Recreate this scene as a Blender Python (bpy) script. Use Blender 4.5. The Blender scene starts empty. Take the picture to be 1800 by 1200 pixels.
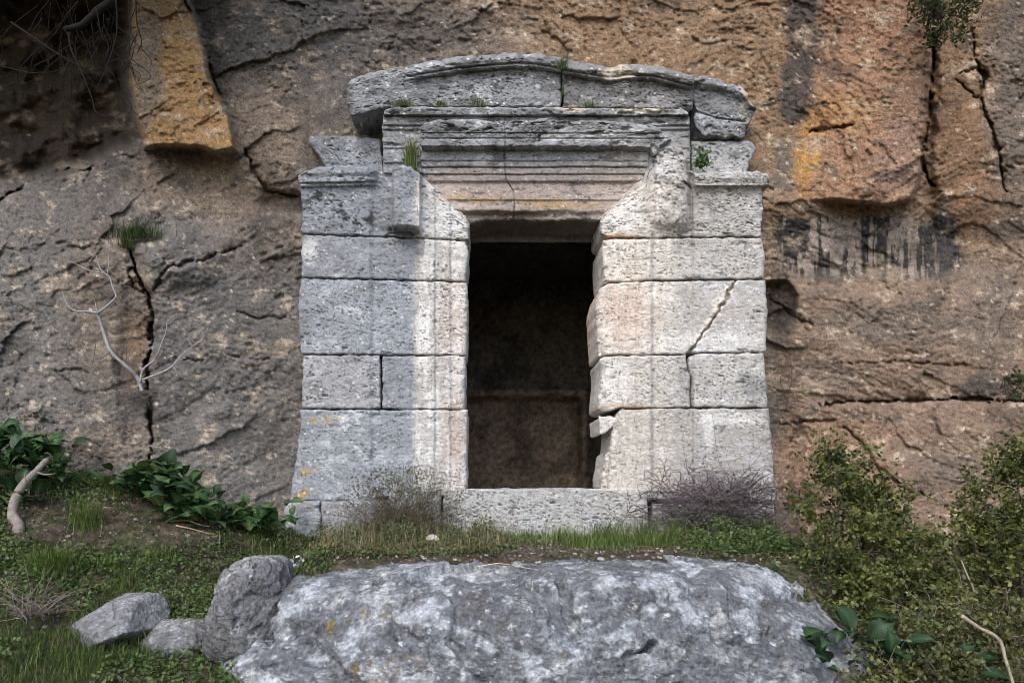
import bpy, math, random
import numpy as np

# ------------------------------------------------------------------ camera, sky, sun, exposure
# world: the camera stands at the origin, +Y into the cliff, z = 0 is the top of the door sill.
SC = bpy.context.scene
F, CX, CY = 1200.0, 849.0, 850.0           # focal length and principal point in photo pixels (1800 x 1200)
D = 4.8                                     # distance to the front plane of the tomb
cam_d = bpy.data.cameras.new('camera')
cam = bpy.data.objects.new('camera', cam_d)
SC.collection.objects.link(cam)
cam.location = (0, 0, 0); cam.rotation_euler = (math.radians(90), 0, 0)
cam_d.sensor_width = 36; cam_d.sensor_fit = 'HORIZONTAL'; cam_d.lens = 36 * F / 1800
cam_d.shift_x = (900 - CX) / 1800; cam_d.shift_y = (CY - 600) / 1800
cam_d.clip_start = 0.05; cam_d.clip_end = 500
SC.camera = cam

SUN_EL, SUN_AZ = 48.0, -18.0                # azimuth measured from straight behind the camera, negative = left
w = bpy.data.worlds.new('World'); SC.world = w; w.use_nodes = True
nt = w.node_tree; bg = nt.nodes['Background']
sky = nt.nodes.new('ShaderNodeTexSky'); sky.sky_type = 'NISHITA'; sky.sun_disc = False
sky.sun_elevation = math.radians(SUN_EL); sky.sun_rotation = math.radians(180 - SUN_AZ)
sky.air_density = 1.0; sky.dust_density = 2.0; sky.ozone_density = 1.0
nt.links.new(sky.outputs[0], bg.inputs[0]); bg.inputs[1].default_value = 0.145
sun_d = bpy.data.lights.new('sun', 'SUN'); sun_d.energy = 1.3; sun_d.angle = math.radians(42); sun_d.color = (1, .965, .91)
sun = bpy.data.objects.new('sun', sun_d); SC.collection.objects.link(sun)
sun.rotation_euler = (math.radians(90 - SUN_EL), 0, math.radians(SUN_AZ))
sun.location = (0, -5, 10)
vs = SC.view_settings
vs.view_transform = 'Standard'; vs.look = 'None'; vs.gamma = 1; vs.use_curve_mapping = False
vs.exposure = 0.90
SC.cycles.filter_width = 0.8

rng = np.random.default_rng(7); random.seed(7)

# ------------------------------------------------------------------ noise
_perm = np.random.default_rng(11).permutation(256).astype(np.int64)
_perm = np.concatenate([_perm, _perm, _perm])
_ang = np.random.default_rng(12).uniform(0, 2*np.pi, 256)
_g2 = np.stack([np.cos(_ang), np.sin(_ang)], 1)
_g3 = np.random.default_rng(13).normal(size=(256, 3)); _g3 /= np.linalg.norm(_g3, axis=1)[:, None]
def perlin2(x, y, s=0):
    x = np.asarray(x, float) + s*17.31; y = np.asarray(y, float) + s*9.73
    ix = np.floor(x).astype(np.int64); iy = np.floor(y).astype(np.int64)
    fx = x-ix; fy = y-iy; ix &= 255; iy &= 255
    u = fx*fx*fx*(fx*(fx*6-15)+10); v = fy*fy*fy*(fy*(fy*6-15)+10)
    def g(a, b, dx, dy):
        h = _perm[_perm[(ix+a) & 255]+((iy+b) & 255)]
        return _g2[h, 0]*dx+_g2[h, 1]*dy
    a = g(0,0,fx,fy); b = g(1,0,fx-1,fy); c = g(0,1,fx,fy-1); d = g(1,1,fx-1,fy-1)
    return ((a+(b-a)*u)*(1-v)+(c+(d-c)*u)*v)*1.4
def fbm(x, y, o=4, s=0, gain=.5):
    t = 0; a = 1; f = 1; n = 0
    for i in range(o):
        t = t+a*perlin2(x*f, y*f, s+i*3.7); n += a; a *= gain; f *= 2.03
    return t/n
def ridge(x, y, o=4, s=0):
    t = 0; a = 1; f = 1; n = 0
    for i in range(o):
        t = t+a*(1-np.abs(perlin2(x*f, y*f, s+i*3.7))*2); n += a; a *= .5; f *= 2.03
    return t/n
def perlin3(p, s=0):
    p = p+s*np.array([7.7, 3.3, 5.1])
    i = np.floor(p).astype(np.int64); f = p-i; i &= 255
    w_ = f*f*f*(f*(f*6-15)+10); r = 0
    for a in (0, 1):
        for b in (0, 1):
            for c in (0, 1):
                h = _perm[_perm[_perm[(i[:,0]+a) & 255]+((i[:,1]+b) & 255)]+((i[:,2]+c) & 255)]
                g = _g3[h]; d = (f[:,0]-a)*g[:,0]+(f[:,1]-b)*g[:,1]+(f[:,2]-c)*g[:,2]
                r = r+d*(w_[:,0] if a else 1-w_[:,0])*(w_[:,1] if b else 1-w_[:,1])*(w_[:,2] if c else 1-w_[:,2])
    return r*1.5
def fbm3(p, o=4, s=0, gain=.5):
    t = 0; a = 1; f = 1; n = 0
    for i in range(o):
        t = t+a*perlin3(p*f, s+i*2.9); n += a; a *= gain; f *= 2.03
    return t/n
def _h01(ix, iy, k):
    return _perm[_perm[_perm[ix & 255]+(iy & 255)]+(k & 255)]/255.0
def worley(x, y, s=0):
    "nearest and second distance, and a random number of the nearest cell"
    x = np.asarray(x, float); y = np.asarray(y, float)
    ix = np.floor(x).astype(np.int64); iy = np.floor(y).astype(np.int64)
    f1 = np.full(x.shape, 9.); f2 = np.full(x.shape, 9.); rid = np.zeros(x.shape)
    for a in (-1, 0, 1):
        for b in (-1, 0, 1):
            cx = ix+a; cy = iy+b
            d = np.hypot(cx+_h01(cx, cy, s)-x, cy+_h01(cx, cy, s+57)-y)
            m = d < f1
            f2 = np.where(m, f1, np.minimum(f2, d)); rid = np.where(m, _h01(cx, cy, s+101), rid); f1 = np.where(m, d, f1)
    return f1, f2, rid
def facets(x, y, s=0):
    "broken-stone relief: every cell is a plane with its own tilt and height, about -0.5..0.5"
    ix = np.floor(x).astype(np.int64); iy = np.floor(y).astype(np.int64)
    f1 = np.full(x.shape, 9.); out = np.zeros(x.shape)
    for a in (-1, 0, 1):
        for b in (-1, 0, 1):
            cx = ix+a; cy = iy+b; dx = x-cx-_h01(cx, cy, s); dy = y-cy-_h01(cx, cy, s+57); d = np.hypot(dx, dy)
            h = (_h01(cx, cy, s+5)-.5)*.6+(_h01(cx, cy, s+11)-.5)*1.3*dx+(_h01(cx, cy, s+23)-.5)*1.6*dy
            m = d < f1; out = np.where(m, h, out); f1 = np.where(m, d, f1)
    return out
def sst(a, b, x):
    t = np.clip((x-a)/(b-a), 0, 1); return t*t*(3-2*t)
def mix(a, b, m):
    a = np.asarray(a, float); b = np.asarray(b, float)
    m = np.asarray(m)[..., None]
    return a*(1-m)+b*m
def poly_sd(px, py, P):
    "signed distance to a polygon, negative inside"
    P = np.asarray(P, float); d = np.full(px.shape, 1e9); ins = np.zeros(px.shape, bool)
    for i in range(len(P)):
        ax, ay = P[i]; bx, by = P[(i+1) % len(P)]
        ex, ey = bx-ax, by-ay; wx = px-ax; wy = py-ay
        t = np.clip((wx*ex+wy*ey)/(ex*ex+ey*ey+1e-9), 0, 1)
        d = np.minimum(d, np.hypot(wx-ex*t, wy-ey*t))
        c = ((ay > py) != (by > py)) & (px < ex*(py-ay)/(ey+1e-12)+ax)
        ins ^= c
    return np.where(ins, -d, d)
def line_d(px, py, P):
    P = np.asarray(P, float); d = np.full(px.shape, 1e9)
    for i in range(len(P)-1):
        ax, ay = P[i]; bx, by = P[i+1]; ex, ey = bx-ax, by-ay; wx = px-ax; wy = py-ay
        t = np.clip((wx*ex+wy*ey)/(ex*ex+ey*ey+1e-9), 0, 1)
        d = np.minimum(d, np.hypot(wx-ex*t, wy-ey*t))
    return d
def line_dt(px, py, P):
    "distance to a polyline and the position along it, 0..1"
    P = np.asarray(P, float); d = np.full(px.shape, 1e9); tt = np.zeros(px.shape)
    ln = np.hypot(*(P[1:]-P[:-1]).T); cum = np.concatenate([[0], np.cumsum(ln)])/ln.sum()
    for i in range(len(P)-1):
        ax, ay = P[i]; bx, by = P[i+1]; ex, ey = bx-ax, by-ay; wx = px-ax; wy = py-ay
        t = np.clip((wx*ex+wy*ey)/(ex*ex+ey*ey+1e-9), 0, 1)
        q = np.hypot(wx-ex*t, wy-ey*t); m = q < d; d = np.where(m, q, d); tt = np.where(m, cum[i]+(cum[i+1]-cum[i])*t, tt)
    return d, tt
def blob(px, py, cx, cy, rx, ry, soft=.5, rot=0):
    c, s = math.cos(math.radians(rot)), math.sin(math.radians(rot))
    dx, dy = px-cx, py-cy; u = (dx*c+dy*s)/rx; v = (-dx*s+dy*c)/ry
    return 1-sst(1-soft, 1+soft, np.hypot(u, v))
def lin(pts, x):
    pts = np.asarray(pts, float); return np.interp(x, pts[:, 0], pts[:, 1])
def unproj(px, py, Y):
    return np.stack([(np.asarray(px)-CX)/F*Y, np.asarray(Y)+0*np.asarray(px), (CY-np.asarray(py))/F*Y], -1)
def U(px, py, Y): return np.array([(px-CX)/F*Y, Y, (CY-py)/F*Y])

# ------------------------------------------------------------------ meshes
def mk_mesh(name, V, faces, col=None, smooth=True):
    "faces: one array (n, k) or a list of such arrays"
    if isinstance(faces, np.ndarray): faces = [faces]
    me = bpy.data.meshes.new(name)
    V = np.asarray(V, np.float32)
    me.vertices.add(len(V)); me.vertices.foreach_set('co', V.ravel())
    idx = np.concatenate([f.ravel() for f in faces]).astype(np.int32)
    tot = np.concatenate([np.full(len(f), f.shape[1]) for f in faces]).astype(np.int32)
    st = np.concatenate([[0], np.cumsum(tot)[:-1]]).astype(np.int32)
    me.loops.add(len(idx)); me.loops.foreach_set('vertex_index', idx)
    me.polygons.add(len(tot)); me.polygons.foreach_set('loop_start', st); me.polygons.foreach_set('loop_total', tot)
    me.polygons.foreach_set('use_smooth', np.full(len(tot), smooth))
    me.update(calc_edges=True)
    if col is not None:
        a = me.color_attributes.new('Col', 'FLOAT_COLOR', 'POINT')
        c = np.ones((len(V), 4), np.float32); c[:, :3] = col
        a.data.foreach_set('color', c.ravel())
    return me
def obj(name, me, mat=None, parent=None, loc=None):
    o = bpy.data.objects.new(name, me); SC.collection.objects.link(o)
    if mat is not None and me is not None and not me.materials: me.materials.append(mat)
    if parent is not None: o.parent = parent
    if loc is not None: o.location = loc
    return o
def tag(o, label=None, cat=None, group=None, kind=None):
    if label: o['label'] = label
    if cat: o['category'] = cat
    if group: o['group'] = group
    if kind: o['kind'] = kind
    return o
def thing(name, label, cat, loc=(0, 0, 0), group=None):
    return tag(obj(name, None, loc=loc), label, cat, group)
def grid_quads(nr, nc, off=0):
    i = np.arange(nr*nc).reshape(nr, nc)+off
    return np.stack([i[:-1, :-1], i[1:, :-1], i[1:, 1:], i[:-1, 1:]], -1).reshape(-1, 4)
class MB:
    "collects vertices, faces and colours for one mesh"
    def __init__(s): s.v = []; s.q = []; s.t = []; s.c = []; s.n = 0
    def add(s, V, q=None, t=None, col=(1, 1, 1)):
        V = np.asarray(V, float); c = np.broadcast_to(np.asarray(col, float), (len(V), 3))
        if q is not None and len(q): s.q.append(np.asarray(q)+s.n)
        if t is not None and len(t): s.t.append(np.asarray(t)+s.n)
        s.v.append(V); s.c.append(c); s.n += len(V)
    def mesh(s, name, smooth=True, origin=(0, 0, 0)):
        f = []
        if s.q: f.append(np.concatenate(s.q))
        if s.t: f.append(np.concatenate(s.t))
        return mk_mesh(name, np.concatenate(s.v)-np.asarray(origin), f, np.concatenate(s.c), smooth)
def catmull(P, n=5):
    P = np.asarray(P, float); Q = np.vstack([2*P[0]-P[1], P, 2*P[-1]-P[-2]]); out = []
    for i in range(len(P)-1):
        a, b, c, d = Q[i:i+4]
        for t in np.linspace(0, 1, n, endpoint=False):
            out.append(.5*((2*b)+(c-a)*t+(2*a-5*b+4*c-d)*t*t+(-a+3*b-3*c+d)*t**3))
    out.append(P[-1]); return np.array(out)
def tube(mb, P, r0, r1, k=5, col=(1, 1, 1), wob=0.0):
    P = np.asarray(P, float); n = len(P)
    T = np.gradient(P, axis=0); T /= np.linalg.norm(T, axis=1)[:, None]+1e-9
    ref = np.where(np.abs(T[:, 2:3]) < .9, np.array([[0, 0, 1.]]), np.array([[1., 0, 0]]))
    A = np.cross(T, ref); A /= np.linalg.norm(A, axis=1)[:, None]+1e-9; B = np.cross(T, A)
    r = np.linspace(r0, r1, n)
    if wob: r = r*(1+wob*rng.normal(size=n))
    a = np.arange(k)*2*np.pi/k
    V = (P[:, None]+r[:, None, None]*(np.cos(a)[None, :, None]*A[:, None]+np.sin(a)[None, :, None]*B[:, None]))
    i = np.arange(n*k).reshape(n, k); j = np.roll(i, -1, 1)
    q = np.stack([i[:-1], j[:-1], j[1:], i[1:]], -1).reshape(-1, 4)
    V = V.reshape(-1, 3)
    V = np.vstack([V, P[-1]+T[-1]*r1, P[0]-T[0]*r0])
    t = [(i[-1, m], j[-1, m], n*k) for m in range(k)]+[(j[0, m], i[0, m], n*k+1) for m in range(k)]
    mb.add(V, q, t, col)

# ------------------------------------------------------------------ materials
def rock_mat(name, s_fine=90., var=.35, bump=.6, dist=.006, speck=.5, rough=.92, dark=(.03, .03, .03), dark_amt=.0, aniso=1.0):
    m = bpy.data.materials.new(name); m.use_nodes = True; n = m.node_tree; N = n.nodes; L = n.links
    b = N['Principled BSDF']; b.inputs['Roughness'].default_value = rough; b.inputs['Specular IOR Level'].default_value = .25
    at = N.new('ShaderNodeVertexColor'); at.layer_name = 'Col'
    tc = N.new('ShaderNodeTexCoord'); mp = N.new('ShaderNodeMapping'); mp.inputs['Scale'].default_value = (1, 1, aniso)
    L.new(tc.outputs['Object'], mp.inputs[0])
    def noise(sc, det=5, rgh=.6):
        t = N.new('ShaderNodeTexNoise'); t.inputs['Scale'].default_value = sc; t.inputs['Detail'].default_value = det
        t.inputs['Roughness'].default_value = rgh; L.new(mp.outputs[0], t.inputs['Vector']); return t
    n1 = noise(s_fine*.35, 6, .7); n2 = noise(s_fine, 4, .65)
    def mrange(sock, a, b_, c, d):
        r = N.new('ShaderNodeMapRange'); r.inputs[1].default_value = a; r.inputs[2].default_value = b_
        r.inputs[3].default_value = c; r.inputs[4].default_value = d; L.new(sock, r.inputs[0]); return r.outputs[0]
    v1 = mrange(n1.outputs[0], .3, .7, 1-var, 1+var); v2 = mrange(n2.outputs[0], .32, .68, 1-speck*.6, 1+speck*.6)
    mu = N.new('ShaderNodeMath'); mu.operation = 'MULTIPLY'; L.new(v1, mu.inputs[0]); L.new(v2, mu.inputs[1])
    mc = N.new('ShaderNodeVectorMath'); mc.operation = 'SCALE'; L.new(at.outputs[0], mc.inputs[0]); L.new(mu.outputs[0], mc.inputs['Scale'])
    out = mc.outputs[0]
    if dark_amt > 0:
        vo = N.new('ShaderNodeTexVoronoi'); vo.inputs['Scale'].default_value = s_fine*.55; L.new(mp.outputs[0], vo.inputs['Vector'])
        n3 = noise(s_fine*.12, 3)
        th = mrange(n3.outputs[0], .36, .66, 0, .34); lt = N.new('ShaderNodeMath'); lt.operation = 'LESS_THAN'
        L.new(vo.outputs['Distance'], lt.inputs[0]); L.new(th, lt.inputs[1])
        ma = N.new('ShaderNodeMath'); ma.operation = 'MULTIPLY'; ma.inputs[1].default_value = dark_amt; L.new(lt.outputs[0], ma.inputs[0])
        mx = N.new('ShaderNodeMix'); mx.data_type = 'RGBA'; L.new(ma.outputs[0], mx.inputs[0]); L.new(out, mx.inputs[6]); mx.inputs[7].default_value = (*dark, 1)
        out = mx.outputs[2]
    L.new(out, b.inputs['Base Color'])
    ad = N.new('ShaderNodeMath'); ad.operation = 'ADD'; L.new(n1.outputs[0], ad.inputs[0]); L.new(n2.outputs[0], ad.inputs[1])
    bp = N.new('ShaderNodeBump'); bp.inputs['Strength'].default_value = bump; bp.inputs['Distance'].default_value = dist
    L.new(ad.outputs[0], bp.inputs['Height']); L.new(bp.outputs[0], b.inputs['Normal'])
    return m
def leaf_mat(name, rough=.5, trans=.3, spec=.35, var=.25):
    m = bpy.data.materials.new(name); m.use_nodes = True; n = m.node_tree; N = n.nodes; L = n.links
    b = N['Principled BSDF']; b.inputs['Roughness'].default_value = rough; b.inputs['Specular IOR Level'].default_value = spec
    at = N.new('ShaderNodeVertexColor'); at.layer_name = 'Col'
    tc = N.new('ShaderNodeTexCoord'); no = N.new('ShaderNodeTexNoise'); no.inputs['Scale'].default_value = 40
    L.new(tc.outputs['Object'], no.inputs['Vector'])
    r = N.new('ShaderNodeMapRange'); r.inputs[1].default_value = .3; r.inputs[2].default_value = .7
    r.inputs[3].default_value = 1-var; r.inputs[4].default_value = 1+var; L.new(no.outputs[0], r.inputs[0])
    mc = N.new('ShaderNodeVectorMath'); mc.operation = 'SCALE'; L.new(at.outputs[0], mc.inputs[0]); L.new(r.outputs[0], mc.inputs['Scale'])
    L.new(mc.outputs[0], b.inputs['Base Color'])
    t = N.new('ShaderNodeBsdfTranslucent'); L.new(mc.outputs[0], t.inputs[0])
    mx = N.new('ShaderNodeMixShader'); mx.inputs[0].default_value = trans
    L.new(b.outputs[0], mx.inputs[1]); L.new(t.outputs[0], mx.inputs[2]); L.new(mx.outputs[0], N['Material Output'].inputs[0])
    return m
M_CLIFF = rock_mat('cliff_limestone', 95, .36, 1.0, .016, .6)
M_STONE = rock_mat('weathered_ashlar', 110, .20, .8, .006, .34, dark=(.03, .03, .03), dark_amt=.95, aniso=2.2)
M_BOULDER = rock_mat('lichen_boulder', 60, .46, 1.0, .020, .7)
M_DARK = rock_mat('chamber_rock', 60, .35, .8, .012, .4)
M_SOIL = rock_mat('soil', 60, .4, 1.0, .02, .6, rough=1)
M_BARK = rock_mat('bark', 90, .3, .6, .004, .4)
M_LEAF = leaf_mat('small_leaf'); M_BROAD = leaf_mat('broad_leaf', .5, .25, .3, .4); M_GRASS = leaf_mat('grass_blade', .55, .35, .25)

# ------------------------------------------------------------------ the cliff
CRACKS = [  # polyline, half width px, depth m
    ([(228,440),(236,462),(250,500),(262,522),(268,560),(266,600),(258,640),(262,720),(268,770),(262,812)], 4.5, .14),
    ([(232,468),(224,480),(236,508),(258,520)], 3, .06),
    ([(425,432),(380,448),(330,462),(295,470),(282,490),(262,520)], 3, .05),
    ([(1640,0),(1638,120),(1628,220),(1620,290),(1632,318),(1645,328)], 6, .16),
    ([(1712,60),(1714,100),(1730,140),(1722,170),(1745,230),(1760,290),(1768,340)], 3.5, .07),
    ([(1680,135),(1700,160),(1722,172)], 3, .05), ([(1690,128),(1715,118),(1732,130),(1730,160)], 3, .05),
    ([(1440,712),(1500,704),(1560,706),(1640,702),(1700,700),(1760,706),(1810,704)], 3.5, .10),
    ([(1480,745),(1515,780),(1545,822),(1590,862),(1640,870)], 3, .05), ([(1360,745),(1400,742),(1470,738)], 2.5, .04),
    ([(325,0),(345,40),(360,90),(378,150),(392,190),(402,205)], 4, .07),
    ([(395,620),(430,632),(470,630)], 2.5, .03), ([(415,548),(450,560),(520,556)], 3, .035), ([(320,632),(360,633)], 3, .035),
    ([(90,652),(140,650),(160,655)], 2.5, .03), ([(1420,232),(1470,224),(1500,222)], 4, .05),
    ([(1350,520),(1400,560),(1440,575)], 2.5, .04), ([(0,352),(60,315),(110,300),(160,296)], 4, .08),
    ([(430,260),(445,300),(470,335),(525,345)], 4, .07),
    ([(1470,640),(1600,636),(1700,642)], 2, .03),
]
ORANGE = [(236,-60),(318,-60),(345,40),(372,140),(398,195),(416,262),(380,268),(310,256),(252,260),(240,200),(228,160)]
RBLOCK = [(1398,-60),(1642,-60),(1636,200),(1622,300),(1600,352),(1560,362),(1470,352),(1395,356)]
ULREC = [(-3000,-400),(232,-400),(228,160),(242,245),(150,292),(60,318),(-3000,700)]
def warp(px, py):
    return px+14*fbm(px/60, py/60, 3, 1), py+14*fbm(px/60, py/60, 3, 2)
def cliff_rel(px, py):
    wx, wy = warp(px, py)
    R = np.zeros(px.shape)
    far = sst(-100, -1500, px)+sst(1900, 3200, px)
    # large shapes
    left = sst(560, 260, wx)*sst(250, 520, wy)
    R += .24*left+.10*sst(600, 900, py)*sst(520, 200, px)
    R += .10*sst(1340, 1420, wx)*sst(480, 540, wy)
    R += .22*sst(1350, 1560, wx)*sst(690, 980, wy)+.06*sst(1380, 1420, wx)*sst(702, 716, py)
    R += .12*blob(wx, wy, 480, 120, 110, 220)
    R += .0003*np.clip(60-py, 0, 900)*sst(1400, 700, np.abs(px-900))
    rec = sst(8, -22, poly_sd(wx, wy, ULREC)); R -= .62*rec*(1+.5*fbm(px/90, py/70, 3, 67))
    R += 1.25*sst(-15, -190, py+20*fbm(px/80, 0*py, 2, 68))*sst(480, 230, px)  # unseen overhang added above the frame to shade the upper-left recess
    R += .04*sst(-20, -300, py)  # slight added lean-out above the frame, shading the cliff top
    R += .34*sst(5, -5, poly_sd(wx*.6+px*.4, wy*.6+py*.4, ORANGE))
    R += .22*sst(4, -4, poly_sd(wx*.5+px*.5, wy*.4+py*.6, RBLOCK))*(1-sst(1530, 1405, px))
    R += .08*sst(1636, 1650, wx)*sst(430, 330, wy)
    R -= .05*blob(wx, wy, 1530, 430, 160, 70, .3)
    R += .07*sst(482, 500, wy+.02*wx-20)*sst(1360, 1440, wx)
    R -= .16*sst(4, -8, poly_sd(px*.4+wx*.6, py*.5+wy*.5, [(1335,498),(1380,492),(1402,520),(1396,560),(1370,588),(1335,584)]))
    R -= .10*blob(wx, wy, 520, 360, 60, 22, .4)
    R += .09*blob(wx, wy, 300, 455, 85, 45, .5, -12)*sst(225, 262, wx)
    R -= .08*blob(wx, wy, 240, 650, 30, 130, .5)
    # rock texture: slanting beds at left, level ones at right
    a = np.radians(np.where(px < 700, -24, 4)+10*fbm(px/400, py/400, 2, 5))
    bx = px*np.cos(a)+py*np.sin(a); by = -px*np.sin(a)+py*np.cos(a)
    R += .10*fbm(px/330, py/330, 3, 6)*(1+far)+.25*far*fbm(px/900, py/900, 2, 9)
    wbx = bx+16*fbm(px/35, py/35, 3, 61, .6); wby = by+9*fbm(px/35, py/35, 3, 62, .6)
    R += .026*fbm(bx/170, by/90, 3, 7)
    R += .060*facets(wbx/120, wby/70, 3)*(.6+.6*fbm(px/200, py/200, 2, 66))
    rgh = sst(-.25, .30, fbm(px/210, py/150, 3, 69))
    R += .019*facets(wbx/46, wby/26, 4)*(.25+.9*rgh)
    R += (.004+.012*rgh)*facets((wbx+5*fbm(px/9, py/9, 2, 63))/17, (wby+4*fbm(px/9, py/9, 2, 64))/9, 5)
    R += .005*fbm(bx/60, by/11, 3, 8, .6)*rgh
    R += (.006+.010*rgh)*fbm(px/24, py/18, 4, 10, .7)+.010*fbm(px/7, py/5.5, 2, 11)-.010*sst(.34, .12, worley(px/15, py/9, 77)[0])*sst(.0, .3, fbm(px/120, py/90, 3, 78))
    # holes and flakes
    f1, f2, rid = worley(bx/34, by/16, 21)
    den = sst(.05, .5, fbm(px/130, py/90, 3, 22))
    R -= .022*sst(.34, .12, f1)*(rid > .55)*den
    for P, wd, dp in CRACKS:
        x0 = min(p[0] for p in P)-40; x1 = max(p[0] for p in P)+40; y0 = min(p[1] for p in P)-40; y1 = max(p[1] for p in P)+40
        m = (px > x0) & (px < x1) & (py > y0) & (py < y1)
        if m.any():
            qx = px[m]+9*fbm(px[m]/20, py[m]/20, 4, 30, .6); qy = py[m]+9*fbm(px[m]/20, py[m]/20, 4, 31, .6)
            d, tt = line_dt(qx, qy, P); ww = np.maximum(wd*(.95+1.7*fbm(px[m]/22, py[m]/30, 3, 33))*(.25+.9*np.sin(np.pi*np.clip(tt, 0, 1))**.5), .25)
            R[m] -= dp*sst(ww, ww*.25, d)
            R[m] -= dp*.25*sst(ww*5, ww*.5, d)*(.6+fbm(px[m]/14, py[m]/14, 3, 34))
    # keep behind the masonry of the tomb
    out = np.maximum(np.maximum(545-px, px-1330), np.maximum(110-py, 0))
    lim = .05+.0035*np.clip(out, 0, 1e4)
    R = np.where(R > lim-.05, lim-.05+.05*np.tanh((R-lim+.05)/.05), R)
    return R
def cliffY(px, py):
    return 5.05-cliff_rel(np.atleast_1d(np.asarray(px, float)), np.atleast_1d(np.asarray(py, float)))
def cliff_col(px, py):
    wx = px+26*fbm(px/70, py/70, 4, 41); wy = py+26*fbm(px/70, py/70, 4, 42)
    n1 = fbm(px/90, py/60, 5, 43, .6); n2 = fbm(px/30, py/22, 4, 44, .6); n3 = fbm(px/10, py/7, 3, 45, .6)
    C = np.broadcast_to(np.array([.18, .165, .152]), px.shape+(3,)).copy()
    def lay(c, m): C[:] = mix(C, c, np.clip(m, 0, 1))
    lay((.255, .18, .122), .9*sst(760, 1150, wx)*sst(700, 300, wy)+.45*sst(560, 800, wx)*sst(300, 0, wy))
    lay((.165, .160, .158), .9*sst(700, 420, wx)*sst(230, 420, wy))
    lay((.115, .112, .112), .85*blob(wx, wy, 500, 60, 150, 110)+.6*blob(wx, wy, 760, 60, 130, 50, .6))
    lay((.29, .225, .175), .8*blob(wx, wy, 470, 240, 90, 110)+.8*blob(wx, wy, 350, 320, 105, 60, .6)+.5*blob(wx, wy, 450, 400, 70, 60, .8))
    lay((.048, .039, .033), .9*sst(20, -30, poly_sd(wx, wy, ULREC)))  # recess colour: dark staining, with the shade inside it painted in
    lay((.10, .073, .047), .7*blob(wx, wy, 110, 210, 120, 60, .7))
    lay((.37, .235, .115), sst(4, -4, poly_sd(px+.4*(wx-px), py+.4*(wy-py), ORANGE)))
    lay((.22, .19, .155), .8*blob(wx, wy, 258, 110, 26, 130, .5)+.5*blob(wx, wy, 340, -10, 60, 60, .6))
    lay((.19, .14, .10), .55*blob(wx, wy, 185, 540, 70, 150, .6)+.7*blob(wx, wy, 240, 610, 28, 60, .5)+.5*blob(wx, wy, 200, 780, 80, 40, .6))
    # right hand side
    lay((.32, .205, .145), .9*sst(6, -6, poly_sd(wx*.5+px*.5, wy*.5+py*.5, RBLOCK)))
    lay((.42, .25, .085), .85*blob(wx, wy, 1418, 270, 17, 75, .5)+.45*blob(wx, wy, 1480, 200, 60, 30, .7))
    lay((.30, .225, .20), .5*blob(wx, wy, 1590, 270, 40, 90, .6))
    lay((.245, .16, .105), .8*blob(wx, wy, 1690, 250, 55, 170, .4)+.7*blob(wx, wy, 1720, 360, 60, 50, .5))
    lay((.135, .125, .12), .8*blob(wx, wy, 1780, 160, 45, 220, .5))
    lay((.235, .175, .135), .85*sst(1350, 1400, wx)*sst(470, 540, wy))
    lay((.150, .140, .133), .65*blob(wx, wy, 1560, 570, 130, 40, .6)+.6*blob(wx, wy, 1740, 560, 60, 90, .6)+.5*blob(wx, wy, 1450, 660, 70, 30, .6)+.6*blob(wx, wy, 1650, 820, 80, 30, .6))
    lay((.265, .175, .125), .7*blob(wx, wy, 1480, 830, 130, 90, .5))
    lay((.075, .07, .068), .85*blob(wx, wy, 1735, 685, 55, 14, .4)+.8*blob(px, py, 1375, 545, 32, 48, .3))
    # black run-off streaks
    lay((.058, .058, .062), .88*sst(9, -14, poly_sd(wx, py, [(1384,-60),(1452,-60),(1446,60),(1432,130),(1424,215),(1385,225),(1362,200),(1380,120)])))
    lay((.125, .118, .112), .8*sst(8, -14, poly_sd(wx, wy, [(1362,235),(1408,235),(1404,345),(1360,350)])))
    band = sst(374, 384, wy)*sst(505, 470, wy+.25*(wx-px))*sst(1352, 1375, wx)*sst(1705, 1680, wx)
    lay((.034, .036, .043), .95*band)
    st = 1.15*fbm((wx*.2+px*.8)/15, py/190, 3, 50, .6)+.42*fbm(px/22, py/30, 4, 51, .65)
    stm = band*sst(.02, .16, st+.25*blob(px, py, 1460, 440, 60, 60, .7)-.10*blob(px, py, 1535, 420, 30, 90, .6)-.1*sst(1640, 1660, px))
    lay((.31, .275, .25), .9*stm)
    lay((.06, .06, .066), .85*blob(wx, py, 1662, 420, 17, 75, .5)+.6*blob(wx, wy, 1770, 405, 40, 20, .6))
    # flecks everywhere
    inside = sst(4, -4, poly_sd(px+.4*(wx-px), py+.4*(wy-py), ORANGE))
    lay((.33, .275, .22), (.62*sst(.10, .40, n1+.5*n2)))
    lay((.07, .067, .066), (.62*sst(.08, .40, -n1+.6*n2))*(1-.6*inside))
    pale = sst(.28, .40, n2+.5*n3+.25*n1)
    lay((.44, .385, .32), .6*pale*(1-sst(20, -30, poly_sd(wx, wy, ULREC)))*(1-.6*band))
    f1, f2, rid = worley(px/12, py/9, 60)
    lay((.60, .55, .48), .7*(sst(.30, .18, f1)*(rid > .982)))
    lay((.06, .055, .05), .6*(sst(.34, .16, f1)*(rid < .10)))
    C *= (1.08*(1+.42*n3+.28*n2))[..., None]
    C *= mix((1.04, 1.0, .95), (1.09, 1.0, .90), sst(700, 1100, px))
    return np.clip(C, .012, .85)
def axis(lo, hi, st, far_lo, far_hi, g=1.13):
    a = list(np.arange(lo, hi+.1, st)); s = st; x = lo
    while x > far_lo: s *= g; x -= s; a.insert(0, x)
    s = st; x = a[-1]
    while x < far_hi: s *= g; x += s; a.append(x)
    return np.array(a)
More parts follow.
